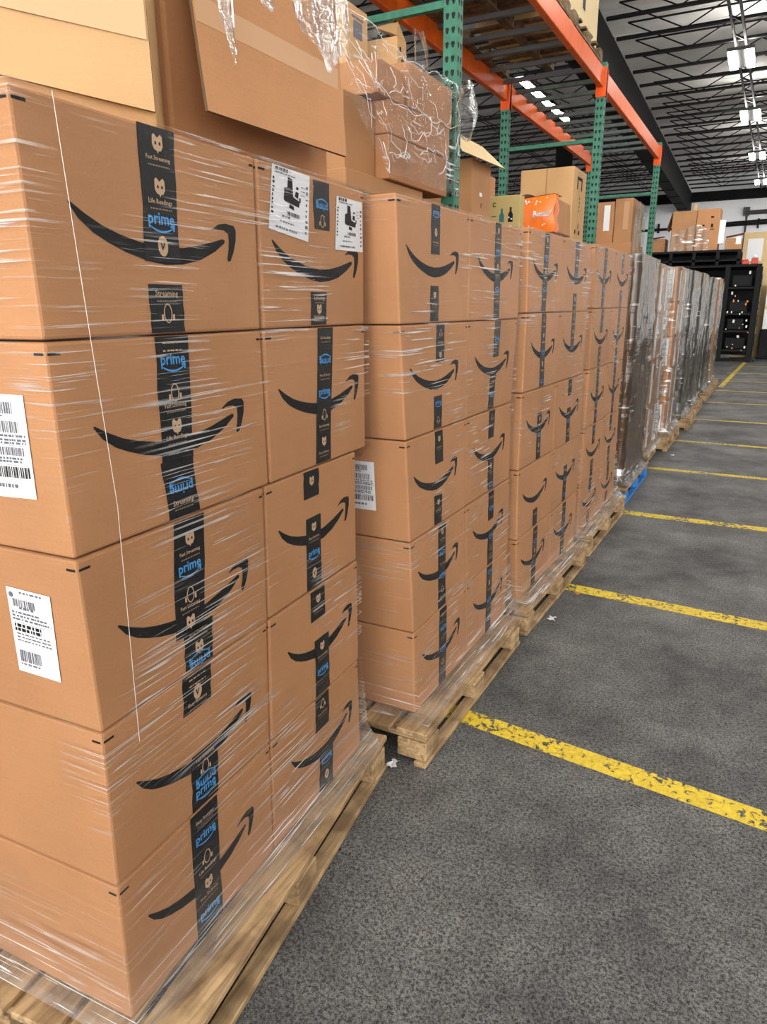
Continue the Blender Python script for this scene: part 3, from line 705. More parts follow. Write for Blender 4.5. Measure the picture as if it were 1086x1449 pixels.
for k in range(3):
    beam(XF, ys[k], ys[k + 1], 4.18, 4.38, 1); beam(XR, ys[k], ys[k + 1], 4.18, 4.38, 1)
    beam(XF, ys[k], ys[k + 1], 2.10, 2.26, 1); beam(XR, ys[k], ys[k + 1], 2.10, 2.26, 1)
    n = 9 if k < 2 else 10
    for i in range(n):
        y = ys[k] + (ys[k + 1] - ys[k]) * (i + .6) / n
        b = MB(ROD if k < 2 else GREEND); b.bar((XF - .04, y, 4.355), (XR + .04, y, 4.355), .05, .045); b.build('support_bar', rack)
d = MB(WOODD); d.box((XR - .1, .95, 2.262), (XF + .03, 14.68, 2.284)); d.build('shelf_deck', rack)

# ---- goods on the rack shelf
GS = 'goods on the rack shelf'
def rbox(name, label, a, b, mat=CARD, cat='carton', group=GS, flaps=(), tapes=(), rot=0.):
    root = flapped(name, label, group, [(a, b)], flaps, tapes, mat, cat); return root
ZS = 2.286
def marks(root, face_pts, fn, mats, name='printed_mark'):
    f = Face(*face_pts); mb = MB(*mats); fn(mb, f); return mb.build(name, root)
rbox('cardboard_carton', 'low wide carton at the bottom of the film draped stack', (-2.62, 3.62, ZS), (-2.13, 4.62, 2.385), CARD3)
rbox('cardboard_carton', 'tall narrow carton at the left of the film draped stack', (-2.62, 3.70, 2.388), (-2.185, 4.06, 2.79), CARD3)
rbox('cardboard_carton', 'wide carton low in the film draped stack, right of the tall one', (-2.6, 4.07, 2.388), (-2.10, 4.95, 2.63), CARD)
rbox('cardboard_carton', 'left one of two square cartons in mid film draped stack', (-2.6, 4.07, 2.633), (-2.10, 4.40, 2.81), CARD)
rbox('cardboard_carton', 'right one of two square cartons in mid film draped stack', (-2.6, 4.408, 2.633), (-2.095, 4.97, 2.82), CARD)
rbox('cardboard_carton', 'upright carton at the upper left inside the draped film', (-2.6, 3.94, 2.813), (-2.10, 4.28, 2.99), CARD)
rbox('cardboard_carton', 'wide carton at the upper right inside the draped film', (-2.62, 4.34, 2.823), (-2.10, 5.02, 3.07), CARD)
t1 = rbox('cardboard_carton', 'golden carton with a white paper label on top of the film draped stack', (-2.9, 4.50, 2.995), (-2.63, 4.80, 3.535), CARD2)
marks(t1, [(-2.86, 4.499, 3.36), (-2.74, 4.499, 3.36), (-2.74, 4.499, 3.46), (-2.86, 4.499, 3.46)], lambda mb, f: (rect(mb, f, 0, 0, f.w, f.h, .001, 0), [dashes(mb, f, .01, .11, .02 + .02 * k, .006, .002, 1) for k in range(4)]), (WHITE, GREYINK), 'paper_label')
marks(t1, [(-2.629, 4.52, 3.33), (-2.629, 4.78, 3.33), (-2.629, 4.78, 3.5), (-2.629, 4.52, 3.5)], lambda mb, f: (rect(mb, f, .08, .02, .2, .12, .001, 0), rect(mb, f, .05, .13, .22, .145, .001, 0)), (GREYINK,))
t2 = rbox('cardboard_carton', 'golden carton with raised flap on the right top of the draped stack', (-2.80, 5.02, 3.075), (-2.52, 5.17, 3.46), CARD2,
     flaps=[([(-2.53, 5.02, 3.46), (-2.53, 5.17, 3.46), (-2.60, 5.19, 3.60), (-2.74, 5.10, 3.56)], CARD2)])
marks(t2, [(-2.519, 5.03, 3.2), (-2.519, 5.16, 3.2), (-2.519, 5.16, 3.44), (-2.519, 5.03, 3.44)], lambda mb, f: (rect(mb, f, .05, .08, .11, .13, .001, 0), rect(mb, f, .02, .17, .05, .2, .001, 0)), (INK,))
def cur(u, v):   # film draped across the stack face, sagging and flaring at its ends
    y = 3.44 + 1.60 * u; zt = 3.16 - .10 * math.sin(u * PI) + .0 * u; zb = 2.40 + .34 * max(0, .32 - u) / .32 * 1.1
    z = zb + (zt - zb) * v; x = -2.045
    x -= max(0, z - 3.085) * 2
    return (x, y, z)
def lobe(u, v):
    a = u * 2 * PI; b = v * PI
    r = 1 + .18 * math.sin(3 * a + 4 * b)
    return (-1.99 + .06 * r * math.sin(b) * math.cos(a), 5.02 + .09 * r * math.sin(b) * math.sin(a), 2.93 + .19 * math.cos(b))
def lobe2(u, v):
    return (-2.3 - .03 * math.sin(u * 7), 4.86 + .08 * u + .13 * math.sin(v * PI) * u, 3.08 + .34 * v)
drape('plastic_film', 'loose crinkled clear film draped over the carton stack beside the green post', 'plastic film', cur, 70, 40, amp=.018, fr=8, creases=42, rim=True, parts=[(lobe, 18, 12), (lobe2, 8, 10)])

ob = rbox('open_carton', 'open brown carton with a cream flap, just right of the nearest green post', (-2.80, 5.95, ZS), (-2.30, 6.40, 2.82), CARD3,
     flaps=[([(-2.20, 5.46, 2.775), (-2.20, 6.46, 2.80), (-2.46, 6.60, 3.02), (-2.46, 5.84, 3.02)], CREAM)])
marks(ob, [(-2.299, 6.02, 2.45), (-2.299, 6.38, 2.45), (-2.299, 6.38, 2.7), (-2.299, 6.02, 2.7)], lambda mb, f: (rect(mb, f, .10, .1, .16, .13, .001, 0), ring(mb, f, .15, .03, .02, .02, .008, .001, 1, 0, 5, 8)), (WHITE, INK))
rbox('cardboard_carton', 'small brown carton behind the olive one', (-2.80, 7.02, ZS), (-2.54, 7.20, 2.86), CARD)
ol = rbox('cardboard_carton', 'olive carton with bottle prints and a small white mark', (-2.52, 6.98, ZS), (-2.21, 7.10, 2.665), OLIVE)
def olive_marks(mb, f):
    w, h = f.w, f.h
    for cx, mi, s in ((.42, 2, 1.), (.70, 0, 1.05)):
        poly(mb, f, [(w * (cx - .075), h * .2), (w * (cx + .075), h * .2), (w * (cx + .075), h * .42 * s), (w * (cx + .03), h * .5 * s), (w * (cx + .03), h * .62 * s), (w * (cx - .03), h * .62 * s), (w * (cx - .03), h * .5 * s), (w * (cx - .075), h * .42 * s)], .001, mi)
    ring(mb, f, w * .18, h * .75, .02, .022, .008, .001, 0, .6, 5.6, 10); rect(mb, f, w * .08, h * .38, w * .24, h * .40, .001, 0)
    poly(mb, f, [(w * .60, h * .04), (w * .74, h * .05), (w * .74, h * .10), (w * .66, h * .09)], .001, 1)
    rect(mb, f, w * .63, h * .32, w * .67, h * .36, .0016, 1); rect(mb, f, w * .71, h * .27, w * .76, h * .31, .0016, 1)
marks(ol, [(-2.52, 6.979, 2.37), (-2.21, 6.979, 2.37), (-2.21, 6.979, 2.66), (-2.52, 6.979, 2.66)], olive_marks, (INK, WHITE, TEAL))
bg = empty('wrapped_parcel', (-2.38, 8.5, ZS), 'bright orange wrapped parcel with white lettering and a brown side', 'parcel', GS)
mb = MB(CARD3); mb.bevhexa([(-2.56, 8.16, 2.432), (-2.2, 8.16, 2.432), (-2.2, 8.92, 2.432), (-2.56, 8.92, 2.432), (-2.53, 8.16, 2.76), (-2.22, 8.16, 2.80), (-2.22, 8.92, 2.79), (-2.53, 8.92, 2.78)], .02, 3); mb.build('carton', bg)
mb = MB(BAG, WHITE); mb.grid(lambda u, v: (-2.575 + .38 * u + .012 * math.sin(v * 9), 8.135 - .03 * math.sin(u * PI) * math.sin(v * PI), 2.432 + .378 * v - .03 * (1 - u) * v), 10, 10)
mb.grid(lambda u, v: (-2.195 + .006 * math.sin(v * 11), 8.135 + (.16 + .04 * math.sin(v * 13)) * u, 2.432 + .378 * v), 4, 10)
mb.grid(lambda u, v: (-2.575 + .38 * u, 8.135 + .3 * v, 2.782 + .03 * u + .004), 6, 4)
f = Face((-2.56, 8.093, 2.43), (-2.2, 8.093, 2.43), (-2.2, 8.093, 2.8), (-2.56, 8.093, 2.8))
mesh2d(mb, f, text_poly('Boxer', .02, 2), .24, .16, .19, .004, 1, 1, .0)
poly(mb, f, [(.14, .15), (.33, .19), (.36, .24), (.33, .205), (.15, .165)], .004, 1)
for k in range(14):
    a, b = R.uniform(.02, .3), R.choice((R.uniform(.03, .08), R.uniform(.27, .34))); poly(mb, f, [(a, b), (a + R.uniform(.01, .04), b + R.uniform(-.01, .02)), (a + .015, b + R.uniform(.008, .03))], .004, 1)
mb.build('orange_cover', bg)['label'] = 'orange plastic cover with white script'
mb = MB(WHITE); mb.grid(lambda u, v: (-2.72 + .3 * u, 8.3 + .4 * v, 2.80 + .05 * math.sin(u * PI)), 8, 4); mb.build('film_hood', bg)['label'] = 'whitish film hood'
sp = empty('wooden_pallet', (-2.6, 9.0, ZS), 'small wooden pallet on the rack shelf under the large carton and the parcel', 'pallet', GS)
mb = MB(WOOD)
for k in range(5): mb.bevbox((-3.1 + .18 * k, 8.12, 2.405), (-2.96 + .18 * k, 10.30, 2.425), .003, 1)
mb.build('top_deck', sp)
for yy in (8.14, 9.1, 10.18):
    mb = MB(WOOD); mb.bevbox((-3.1, yy, 2.287), (-2.23, yy + .1, 2.404), .003, 1); mb.build('runner', sp)
bc = rbox('large_carton', 'large tan carton with a black recycling mark, left of the second green post', (-3.05, 9.60, 2.428), (-2.37, 10.28, 3.32), CARD2)
BCF = [(-2.369, 9.64, 2.5), (-2.369, 10.26, 2.5), (-2.369, 10.26, 3.3), (-2.369, 9.64, 3.3)]
marks(bc, BCF, lambda mb, f: (rect(mb, f, .15, .58, .42, .73, .001, 0), rect(mb, f, .2, .58, .36, .69, .0016, 1)), (INK, CARD2), 'recycling_mark')
marks(bc, BCF, lambda mb, f: [rect(mb, f, .3, .32 + .05 * k, .33, .35 + .05 * k, .001, 0) for k in range(4)], (INK,), 'printed_text')
for q in ((.14, .05, .2, .1), (.3, .12, .33, .18), (.35, .05, .42, .1)): marks(bc, BCF, lambda mb, f: rect(mb, f, *q, .001, 0), (INK,), 'handling_mark')
marks(bc, [(-3.05, 9.599, 2.43), (-2.37, 9.599, 2.43), (-2.37, 9.599, 3.32), (-3.05, 9.599, 3.32)], lambda mb, f: rect(mb, f, .33, 0, .345, f.h, .001, 0), (CARD3,), 'carton_seam')
for (a, b, l, m, zt) in ((-2.92, -2.58, 'left', CARD, 3.36), (-2.57, -2.28, 'right', CARD3, 3.40)):
    r = rbox('cardboard_carton', '%s one of the two upright cartons behind the second green post' % l, (a, 13.4, 2.70), (b, 14.5, zt), m)
    marks(r, [(a, 13.399, 2.7), (b, 13.399, 2.7), (b, 13.399, zt), (a, 13.399, zt)], lambda mb, f: rect(mb, f, f.w * .5, f.h * .3, f.w * .8, f.h * .92, .002, 0), (WHITE if l == 'left' else CLEARTAPE,), 'tape_patch')
rbox('cardboard_carton', 'low brown carton under the two upright ones behind the second green post', (-2.95, 13.3, ZS), (-2.25, 14.55, 2.695), CARD)
def far_film(u, v): return (-2.235, 13.36 + 1.2 * u, 2.45 + .93 * v)
drape('plastic_film', 'clear film hanging on the upright cartons by the farthest green post', 'plastic film', far_film, 20, 12, FILM_C, amp=.02)

# ---- loads on the upper rack level
GU = 'loads on the upper rack level'
def upal(y0, y1, label):
    r = empty('wooden_pallet', (-2.75, (y0 + y1) / 2, 4.382), label, 'pallet', GU)
    mb = MB(WOODD)
    for k in range(6): mb.box((-3.33, y0 + (y1 - y0 - .1) * k / 5, 4.50), (-2.12, y0 + (y1 - y0 - .1) * k / 5 + .1, 4.52))
    mb.build('top_deck', r)
    for x in (-3.33, -2.77, -2.2):
        mb = MB(WOODD)
        for a in range(3):
            yy = y0 + (y1 - y0 - .14) * a / 2; mb.box((x, yy, 4.402), (x + .09, yy + .14, 4.499))
        mb.box((x, y0, 4.381), (x + .09, y1, 4.401)); mb.build('runner', r)
    return r
ws = ['by the nearest green post', 'in the middle of the nearest bay', 'under the cream carton', 'left of the nearest green post']
for k, (a, b) in enumerate(((5.45, 6.65), (6.8, 8.0), (8.2, 9.55), (3.6, 4.9))):
    upal(a, b, 'dark pallet on the upper rack level %s' % ws[k])
    if k != 2:
        rbox('cardboard_carton', 'brown load on the upper level pallet %s' % ws[k], (-3.3, a + .05, 4.522), (-2.2, b - .05, 5.4), CARD3, group=GU)
cb = rbox('large_carton', 'cream carton standing high on the upper rack beam', (-3.2, 8.25, 4.522), (-2.18, 9.5, 5.6), CREAM, group=GU)
marks(cb, [(-2.179, 8.25, 4.53), (-2.179, 9.5, 4.53), (-2.179, 9.5, 5.6), (-2.179, 8.25, 5.6)], lambda mb, f: (rect(mb, f, .5, .18, .62, .34, .001, 0), rect(mb, f, .54, .34, .57, .5, .001, 0)), (INK,))

# ------------------------------------------------------------------ building
def floor_mat():
    m, nt, out = new_mat('floor_asphalt')
    b = N(nt, 'ShaderNodeBsdfPrincipled', Roughness=.62); nt.links.new(b.outputs[0], out.inputs[0])
    v = mapped(nt, (1, 1, 1))
    n1 = N(nt, 'ShaderNodeTexNoise', Scale=105.0, Detail=6.0, Roughness=.7, Distortion=.6); nt.links.new(v, n1.inputs['Vector'])
    n2 = N(nt, 'ShaderNodeTexNoise', Scale=1.7, Detail=5.0, Roughness=.6); nt.links.new(v, n2.inputs['Vector'])
    n3 = N(nt, 'ShaderNodeTexNoise', Scale=9.0, Detail=4.0); nt.links.new(v, n3.inputs['Vector'])
    n4 = N(nt, 'ShaderNodeTexNoise', Scale=260.0, Detail=3.0, Roughness=.6); nt.links.new(v, n4.inputs['Vector'])
    s = math_n(nt, 'ADD', math_n(nt, 'MULTIPLY', n2.outputs[0], .7), math_n(nt, 'MULTIPLY', n3.outputs[0], .3))
    c1 = ramp(nt, s, .36, (.046, .046, .047), .66, (.132, .131, .128))
    q = math_n(nt, 'ADD', math_n(nt, 'MULTIPLY', n1.outputs[0], .65), math_n(nt, 'MULTIPLY', n4.outputs[0], .35))
    c2 = ramp(nt, q, .43, (.08, .08, .08), .575, (1.85, 1.85, 1.83))
    mx = nt.nodes.new('ShaderNodeMixRGB'); mx.blend_type = 'MULTIPLY'; mx.inputs[0].default_value = 1.
    nt.links.new(c1, mx.inputs[1]); nt.links.new(c2, mx.inputs[2]); nt.links.new(mx.outputs[0], b.inputs['Base Color'])
    bp = N(nt, 'ShaderNodeBump', Strength=.55, Distance=.004); nt.links.new(n1.outputs[0], bp.inputs['Height']); nt.links.new(bp.outputs[0], b.inputs['Normal'])
    nt.links.new(ramp(nt, n2.outputs[0], .35, (.75, .75, .75), .7, (.5, .5, .5)), b.inputs['Roughness'])
    return m
mb = MB(floor_mat()); mb.box((-18, -6, -.1), (12, 38.2, 0)); struct(mb.build('floor'))
def paint_mat():
    m, nt, out = new_mat('yellow_floor_paint')
    b = N(nt, 'ShaderNodeBsdfPrincipled', Roughness=.6)
    v = mapped(nt, (1, 1, 1))
    n1 = N(nt, 'ShaderNodeTexNoise', Scale=38.0, Detail=5.0, Roughness=.65, Distortion=.7); nt.links.new(v, n1.inputs['Vector'])
    n2 = N(nt, 'ShaderNodeTexNoise', Scale=4.0, Detail=3.0); nt.links.new(v, n2.inputs['Vector'])
    s = math_n(nt, 'ADD', math_n(nt, 'MULTIPLY', n1.outputs[0], .7), math_n(nt, 'MULTIPLY', n2.outputs[0], .3))
    mk = ramp(nt, s, .45, (0, 0, 0), .465, (1, 1, 1))
    nt.links.new(ramp(nt, n1.outputs[0], .4, (.50, .36, .02), .7, (.74, .56, .03)), b.inputs['Base Color'])
    t = N(nt, 'ShaderNodeBsdfTransparent'); mx = nt.nodes.new('ShaderNodeMixShader')
    nt.links.new(mk, mx.inputs[0]); nt.links.new(t.outputs[0], mx.inputs[1]); nt.links.new(b.outputs[0], mx.inputs[2]); nt.links.new(mx.outputs[0], out.inputs[0])
    return m
PAINT = paint_mat()
LN = [(2.485, 2.345), (4.115, 4.025), (5.96, 5.94), (7.83, 7.79), (9.65, 9.59), (11.66, 11.62), (13.88, 13.85), (15.9, 15.88), (18.0, 18.0), (20.2, 20.2), (22.6, 22.6)]
for k, (ya, yb) in enumerate(LN):
    s = (yb - ya) / 1.16; w = .105 if k == 0 else .115 if k < 3 else .10
    f = lambda x: ya + s * (x + .96)
    x0 = -1.9 if k < 7 else -.8; x1 = 6
    mb = MB(PAINT); mb.add([(x0, f(x0) - w / 2, .0015), (x1, f(x0) + (f(x1) - f(x0)) * (.35 if k == 0 else 1) - w / 2, .0015), (x1, f(x0) + (f(x1) - f(x0)) * (.35 if k == 0 else 1) + w / 2, .0015), (x0, f(x0) + w / 2, .0015)], [(0, 1, 2, 3)])
    if k == 0:
        mb = MB(PAINT); q = [(-1.5, f(-1.5)), (.25, f(.25)), (6, f(.25) - .3)]
        mb.add([(x, y - w / 2, .0015) for x, y in q] + [(x, y + w / 2, .0015) for x, y in q], [(0, 1, 4, 3), (1, 2, 5, 4)])
    o = struct(mb.build('trim_%d' % (k + 1))); o['label'] = 'worn yellow bay line painted across the floor'
mb = MB(PAINT); mb.add([(-.80, 16.6, .0015), (-.70, 16.6, .0015), (-.42, 25.6, .0015), (-.52, 25.6, .0015)], [(0, 1, 2, 3)]); struct(mb.build('trim_12'))['label'] = 'yellow line along the aisle edge'

mb = MB(DECK)
for k in range(30): mb.box((-18, -6 + 1.5 * k, 7.28), (12, -6 + 1.5 * k + 1.47, 7.34))
mb.box((-18, -6, 7.341), (12, 39, 7.42)); struct(mb.build('ceiling'))
gx = lambda y: -2.895 - .0256 * y
mb = MB(GIRD)
def gird(mb, y0, y1, w, z0, z1):
    mb.hexa([(gx(y0) - w, y0, z0), (gx(y0), y0, z0), (gx(y1), y1, z0), (gx(y1) - w, y1, z0), (gx(y0) - w, y0, z1), (gx(y0), y0, z1), (gx(y1), y1, z1), (gx(y1) - w, y1, z1)])
gird(mb, -6, 38, .42, 5.72, 6.56)
for k in range(20): gird(mb, 1 + 2 * k - 1.2, 1 + 2 * k - 1.16, .44, 5.70, 6.58)
struct(mb.build('roof_girder'))['label'] = 'long black roof girder over the rack'
def joist(y, xa, xb, k):
    mb = MB(JOIST); zt, zb = 7.24, 6.62
    mb.bar((xa, y, zt), (xb, y, zt), .03, .03); mb.bar((xa, y, zb), (xb, y, zb), .085, .05)
    n = max(2, round(abs(xb - xa) / 1.25)); p = None
    for i in range(n + 1):
        x = xa + (xb - xa) * i / n; q = (x, y, zb if i % 2 else zt)
        if p: mb.tube([p, q], .014, 5)
        p = q
    struct(mb.build('roof_joist'))
y = 3.6; k = 0
while y < 37.5:
    joist(y, gx(y) + .0, 11.5, k); joist(y, gx(y) - .43, -17.5, k); y += 1.135; k += 1
mb = MB(WALLM)
mb.box((-18, 38, 0), (12, 38.2, 7.3)); struct(mb.build('wall_far'))
mb = MB(WALLM)
for k in range(9): mb.box((-9 + 1.9 * k, 37.97, 0), (-9 + 1.9 * k + 1.86, 37.995, 6.2))
struct(mb.build('trim_13'))['label'] = 'white wall panels'
mb = MB(GIRD); mb.box((-18, 37.7, 6.2), (12, 37.96, 6.6)); struct(mb.build('trim_14'))['label'] = 'dark ledger beam along the top of the far wall'
mb = MB(WALLM); mb.box((-18.2, -6, 0), (-18, 38, 7.3)); struct(mb.build('wall_left'))
pr = empty('wall_pipe', (-3, 37.9, 5.0), 'black pipe rail running across the far white wall', 'pipe')
mb = MB(BLACK); mb.tube([(-7, 37.85, 5.07), (-2.3, 37.85, 5.12), (2, 37.85, 5.22)], .06, 8); mb.tube([(-2.4, 37.8, 5.22), (2, 37.8, 5.34)], .045, 8); mb.build('pipe_run', pr)
for x in (-5.2, -3.6, -1.0, .4):
    b = MB(BLACK); b.box((x - .04, 37.8, 4.95), (x + .04, 37.965, 5.35)); b.build('bracket', pr)
pv = empty('wall_conduit', (-.95, 37.9, 3.5), 'grey conduit and small white pipe on the far wall', 'conduit')
mb = MB(HOUSING); mb.tube([(-1.5, 37.9, 5.5), (-1.5, 37.9, 2.5)], .04, 8); mb.tube([(-1.55, 37.85, 5.62), (1.5, 37.85, 5.62)], .09, 8); mb.box((-1.65, 37.8, 5.5), (-1.4, 37.96, 5.85)); mb.build('pipe_run', pv)
mb = MB(GIRD); mb.box((-6.75, 24.8, 0), (-6.3, 25.2, 6.6)); struct(mb.build('column'))['label'] = 'black steel column behind the rack'
# the row of trusswork conduit carrying the aisle lamps
lx = lambda y: -1.32 + .0095 * y
mb = MB(JOIST); 
for d in (-.09, .09): mb.bar((lx(2) + d, 2, 6.52), (lx(38) + d, 37.6, 6.52), .04, .05)
yy = 2.5
while yy < 37: mb.bar((lx(yy) - .11, yy, 6.52), (lx(yy) + .11, yy + .5, 6.52), .025, .03); yy += 1.0
struct(mb.build('trim_15'))['label'] = 'twin dark conduit rail carrying the aisle lamps'
def lamp(x, y, label, group, z=6.30, twin=True):
    r = empty('ceiling_light', (x, y, z), label, 'ceiling light', group)
    h = MB(HOUSING); wl = .24 if twin else .11; h.box((x - wl, y - .6, z + .03), (x + wl, y + .6, z + .09))
    for d in (-.2, .2):
        h.tube([(x + d * .4, y + d * 2, z + .09), (x + d * .4, y + d * 2, z + .215)], .012, 5)
    h.build('housing', r)
    if twin:
        q = MB(UPFILL); q.box((x - .2, y - .5, z + .091), (x + .2, y + .5, z + .1)); q.build('added_uplight', r)  # added glowing slab on the housing, lightens the ceiling
    for d in ((-.155, .155) if twin else (0,)):
        q = MB(LAMP); q.bevbox((x + d - .075, y - .58, z), (x + d + .075, y + .58, z + .028), .01, 2); q.build('diffuser', r)
    return r
PLC = ['nearest visible', 'second', 'third', 'farthest']
for k, y in enumerate((17.45, 22.4, 28.25, 34.0)): lamp(lx(y) + .02, y, '%s twin strip lamp on the conduit over the aisle' % PLC[k], 'aisle ceiling lamps')
for k, y in enumerate((17.0, 18.2, 19.1, 19.95)):
    lamp(-5.35, y, 'lamp seen beyond the rack beams, %s from the left' % ['first', 'second', 'third', 'fourth'][k], 'lamps beyond the rack', twin=False)
for y in (-4.5, 0.5, 6.5, 12.):  # unseen lamps, added to light the box ends
    lamp(lx(y), y, 'added unseen twin strip lamp over the near aisle', 'added lamps over the near aisle')
for x in (3.6, 8.2):  # unseen lamp rows, added to light the box fronts and ceiling
    for y in (-3, 3., 9, 15, 22): lamp(x, y, 'added unseen twin strip lamp over the open floor right of the aisle', 'added lamps over the open floor')

# ------------------------------------------------------------------ black shelving and goods at the far end
bs = empty('shelving_unit', (-1.9, 25, 0), 'black steel shelving unit full of dark goods at the end of the row', 'shelving')
X0, X1, Y0, Y1 = -3.9, -.46, 24.3, 26.2
for x, ya, yb in ((X0, Y0 - .05, Y0 + .09), (-2.4, Y0 - .05, Y0 + .09), (-1.28, Y0 - .05, Y0 + .09), (X1, Y0 - .05, Y0 + .09), (X0, Y1 - .09, Y1 + .05), (X1, Y1 - .09, Y1 + .05)):
    mb = MB(BLACK); mb.bevbox((x - .07, ya, 0), (x + .07, yb, 2.80), .01, 1); mb.build('shelf_post', bs)
for z in (.30, .86, 1.36, 2.1, 2.72):
    s = MB(BLACK); s.bevbox((X0, Y0 - .03, z), (X1 + .04, Y1, z + .07), .01, 1); s.build('shelf', bs)
b = MB(BLACK); b.box((X0, Y1, .1), (X1, Y1 + .04, 2.8)); b.build('back_panel', bs)
b = MB(BLACK)
for z in (.4, 1.0, 1.5, 2.2): b.box((X1 + .075, Y0 + .1, z), (X1 + .095, Y1 - .1, z + .36))
b.build('side_panel', bs)
tr = MB(BLACK); tr.box((-3.6, Y0 - .02, 2.90), (-1.0, Y1 - .3, 2.95)); tr.box((-3.6, Y0 - .02, 3.16), (-1.0, Y1 - .3, 3.22))
for x in (-3.6, -2.95, -2.3, -1.65, -1.08): tr.box((x, Y0 - .02, 2.80), (x + .09, Y0 + .1, 3.16))
tr.box((-3.6, Y1 - .36, 2.8), (-1.0, Y1 - .3, 3.16)); tr.build('top_tray', bs)
SPW = simple('tag_white', (.7, .68, .62), .4); SPO = simple('tag_orange', (.7, .22, .03), .4)
for k in range(26):
    x = R.uniform(-1.2, -.55); z = R.uniform(.2, 2.65); q = .02 + .03 * R.random(); t = MB(SPO if k % 5 == 0 else SPW)
    t.box((x, Y0 - .058, z), (x + q, Y0 - .052, z + q * R.uniform(.6, 2.2))); t.build('price_tag', bs)
for k in range(16):
    y = R.uniform(Y0 + .1, Y1 - .1); z = R.uniform(.4, 2.7); q = R.uniform(.03, .09); t = MB(SPO if k % 2 else SPW)
    t.box((X1 + .096, y, z), (X1 + .1, y + q, z + q)); t.build('price_tag', bs)
ft = MB(simple('caster_black', (.02, .02, .02), .5)); ft.tube([(X1 + .12, Y0 + .3, .06), (X1 + .18, Y0 + .3, .06)], .06, 10); ft.build('caster_wheel', bs)
GB = 'dark bins on the black shelving'
for k, (x, z, w) in enumerate(((-1.2, .372, .62), (-1.2, .932, .5), (-1.2, 1.432, .55), (-1.2, 2.172, .6))):
    b = MB(simple('bin_black%d' % k, (.006, .006, .007), .5, spec=.15)); b.bevbox((x + .05, Y0 + .12, z), (x + w, Y0 + .7, z + .34), .03, 2)
    tag(b.build('storage_bin'), 'dark bin on the %s shelf of the black shelving' % ['lowest', 'second', 'third', 'topmost'][k], 'bin', GB)
GF = 'cartons on top of the black shelving'
fr_ = empty('cardboard_carton', (-2.68, 25, 3.222), 'left brown carton with film on the black shelving tray', 'carton', GF)
mb = MB(CARD3); mb.bevbox((-2.98, 24.4, 3.222), (-2.30, 25.2, 4.36), .02, 2); mb.build('carton', fr_)
f = MB(CARD3, EDGE); f.slab([(-2.98, 24.42, 4.35), (-2.98, 25.1, 4.35), (-3.12, 25.1, 3.85), (-3.12, 24.42, 3.85)], .012, 0, 1); f.build('flap', fr_)
f = MB(CARD2, EDGE); f.slab([(-2.42, 24.42, 4.36), (-2.31, 24.42, 4.36), (-2.33, 24.55, 4.55), (-2.40, 24.55, 4.55)], .012, 0, 1); f.build('flap', fr_)
fr_ = empty('cardboard_carton', (-1.95, 25, 3.222), 'right brown carton with small black marks on the black shelving tray', 'carton', GF)
mb = MB(CARD, INK); mb.bevbox((-2.29, 24.4, 3.222), (-1.66, 25.2, 4.38), .02, 2)
f = Face((-2.29, 24.399, 3.222), (-1.66, 24.399, 3.222), (-1.66, 24.399, 4.38), (-2.29, 24.399, 4.38))
rect(mb, f, .38, .9, .46, .95, .002, 1); rect(mb, f, .4, .64, .46, .74, .002, 1); disc(mb, f, .2, .7, .03, .03, .002, 1); rect(mb, f, .38, .58, .5, .6, .002, 1); mb.build('carton', fr_)
f = MB(WHITE); f.box((-1.655, 24.42, 3.4), (-1.5, 24.6, 4.05)); f.build('film_bundle', fr_)['label'] = 'crumpled white film at the side'
def ff(u, v): return (-3.0 + 1.1 * u - .1 * (1 - u) * 0, 24.375 - .01 * math.sin(u * 30), 3.225 + .85 * v * (.9 - .55 * abs(u - .62)) )
drape('plastic_film', 'white film wrapped over the cartons on the black shelving', 'plastic film', ff, 40, 20, FILM_C, amp=.01)
rbox('cardboard_carton', 'low brown carton with a white sheet, right on the black shelving', (-1.46, 24.6, 3.222), (-1.02, 25.3, 3.55), CARD3, group=GF,
     flaps=[([(-1.46, 24.6, 3.60), (-1.0, 24.6, 3.68), (-1.0, 24.9, 3.66), (-1.46, 24.9, 3.58)], CARD)], tapes=[([(-1.18, 24.59, 3.38), (-1.04, 24.59, 3.38), (-1.04, 24.59, 3.58), (-1.18, 24.59, 3.58)], WHITE, 'white paper sheet')])
rbox('cardboard_carton', 'brown cartons slumped at the left end of the black shelving tray', (-3.58, 24.6, 3.222), (-3.14, 25.3, 3.62), CARD3, group=GF, flaps=[([(-3.6, 24.5, 3.63), (-3.2, 24.5, 3.68), (-3.2, 25, 3.7), (-3.6, 25, 3.64)], CARD)])
r = MB(REDM); r.bevbox((-.95, 24.45, 2.795), (-.76, 24.75, 2.89), .02, 2); r.bevbox((-.96, 24.45, 2.892), (-.78, 24.7, 2.95), .02, 2); tag(r.build('red_tray'), 'small red tray on top of the black shelving', 'tray')
r = empty('plastic_jug', (-.62, 24.6, 2.8), 'small dark red canister with white cap beside the tan board', 'canister')
b = MB(REDM); b.bevbox((-.70, 24.5, 2.80), (-.52, 24.65, 2.98), .02, 2); b.build('body', r)
b = MB(WHITE); b.bevbox((-.66, 24.52, 2.982), (-.56, 24.62, 3.06), .02, 2); b.build('cap', r)
pb = empty('plywood_board', (-.4, 26.6, 0), 'tall tan plywood board standing behind the black shelving with a white panel', 'board')
b = MB(PLY); b.bevbox((-1.05, 26.6, 0), (.9, 26.64, 3.86), .004, 1); b.build('board', pb)
b = MB(WHITE); b.box((-.92, 26.585, 3.0), (-.48, 26.598, 3.66)); b.build('white_panel', pb)['label'] = 'white panel on the board'
wc = empty('white_cabinet', (-.1, 26.2, 0), 'white cabinet beside the black shelving at the right edge', 'cabinet')
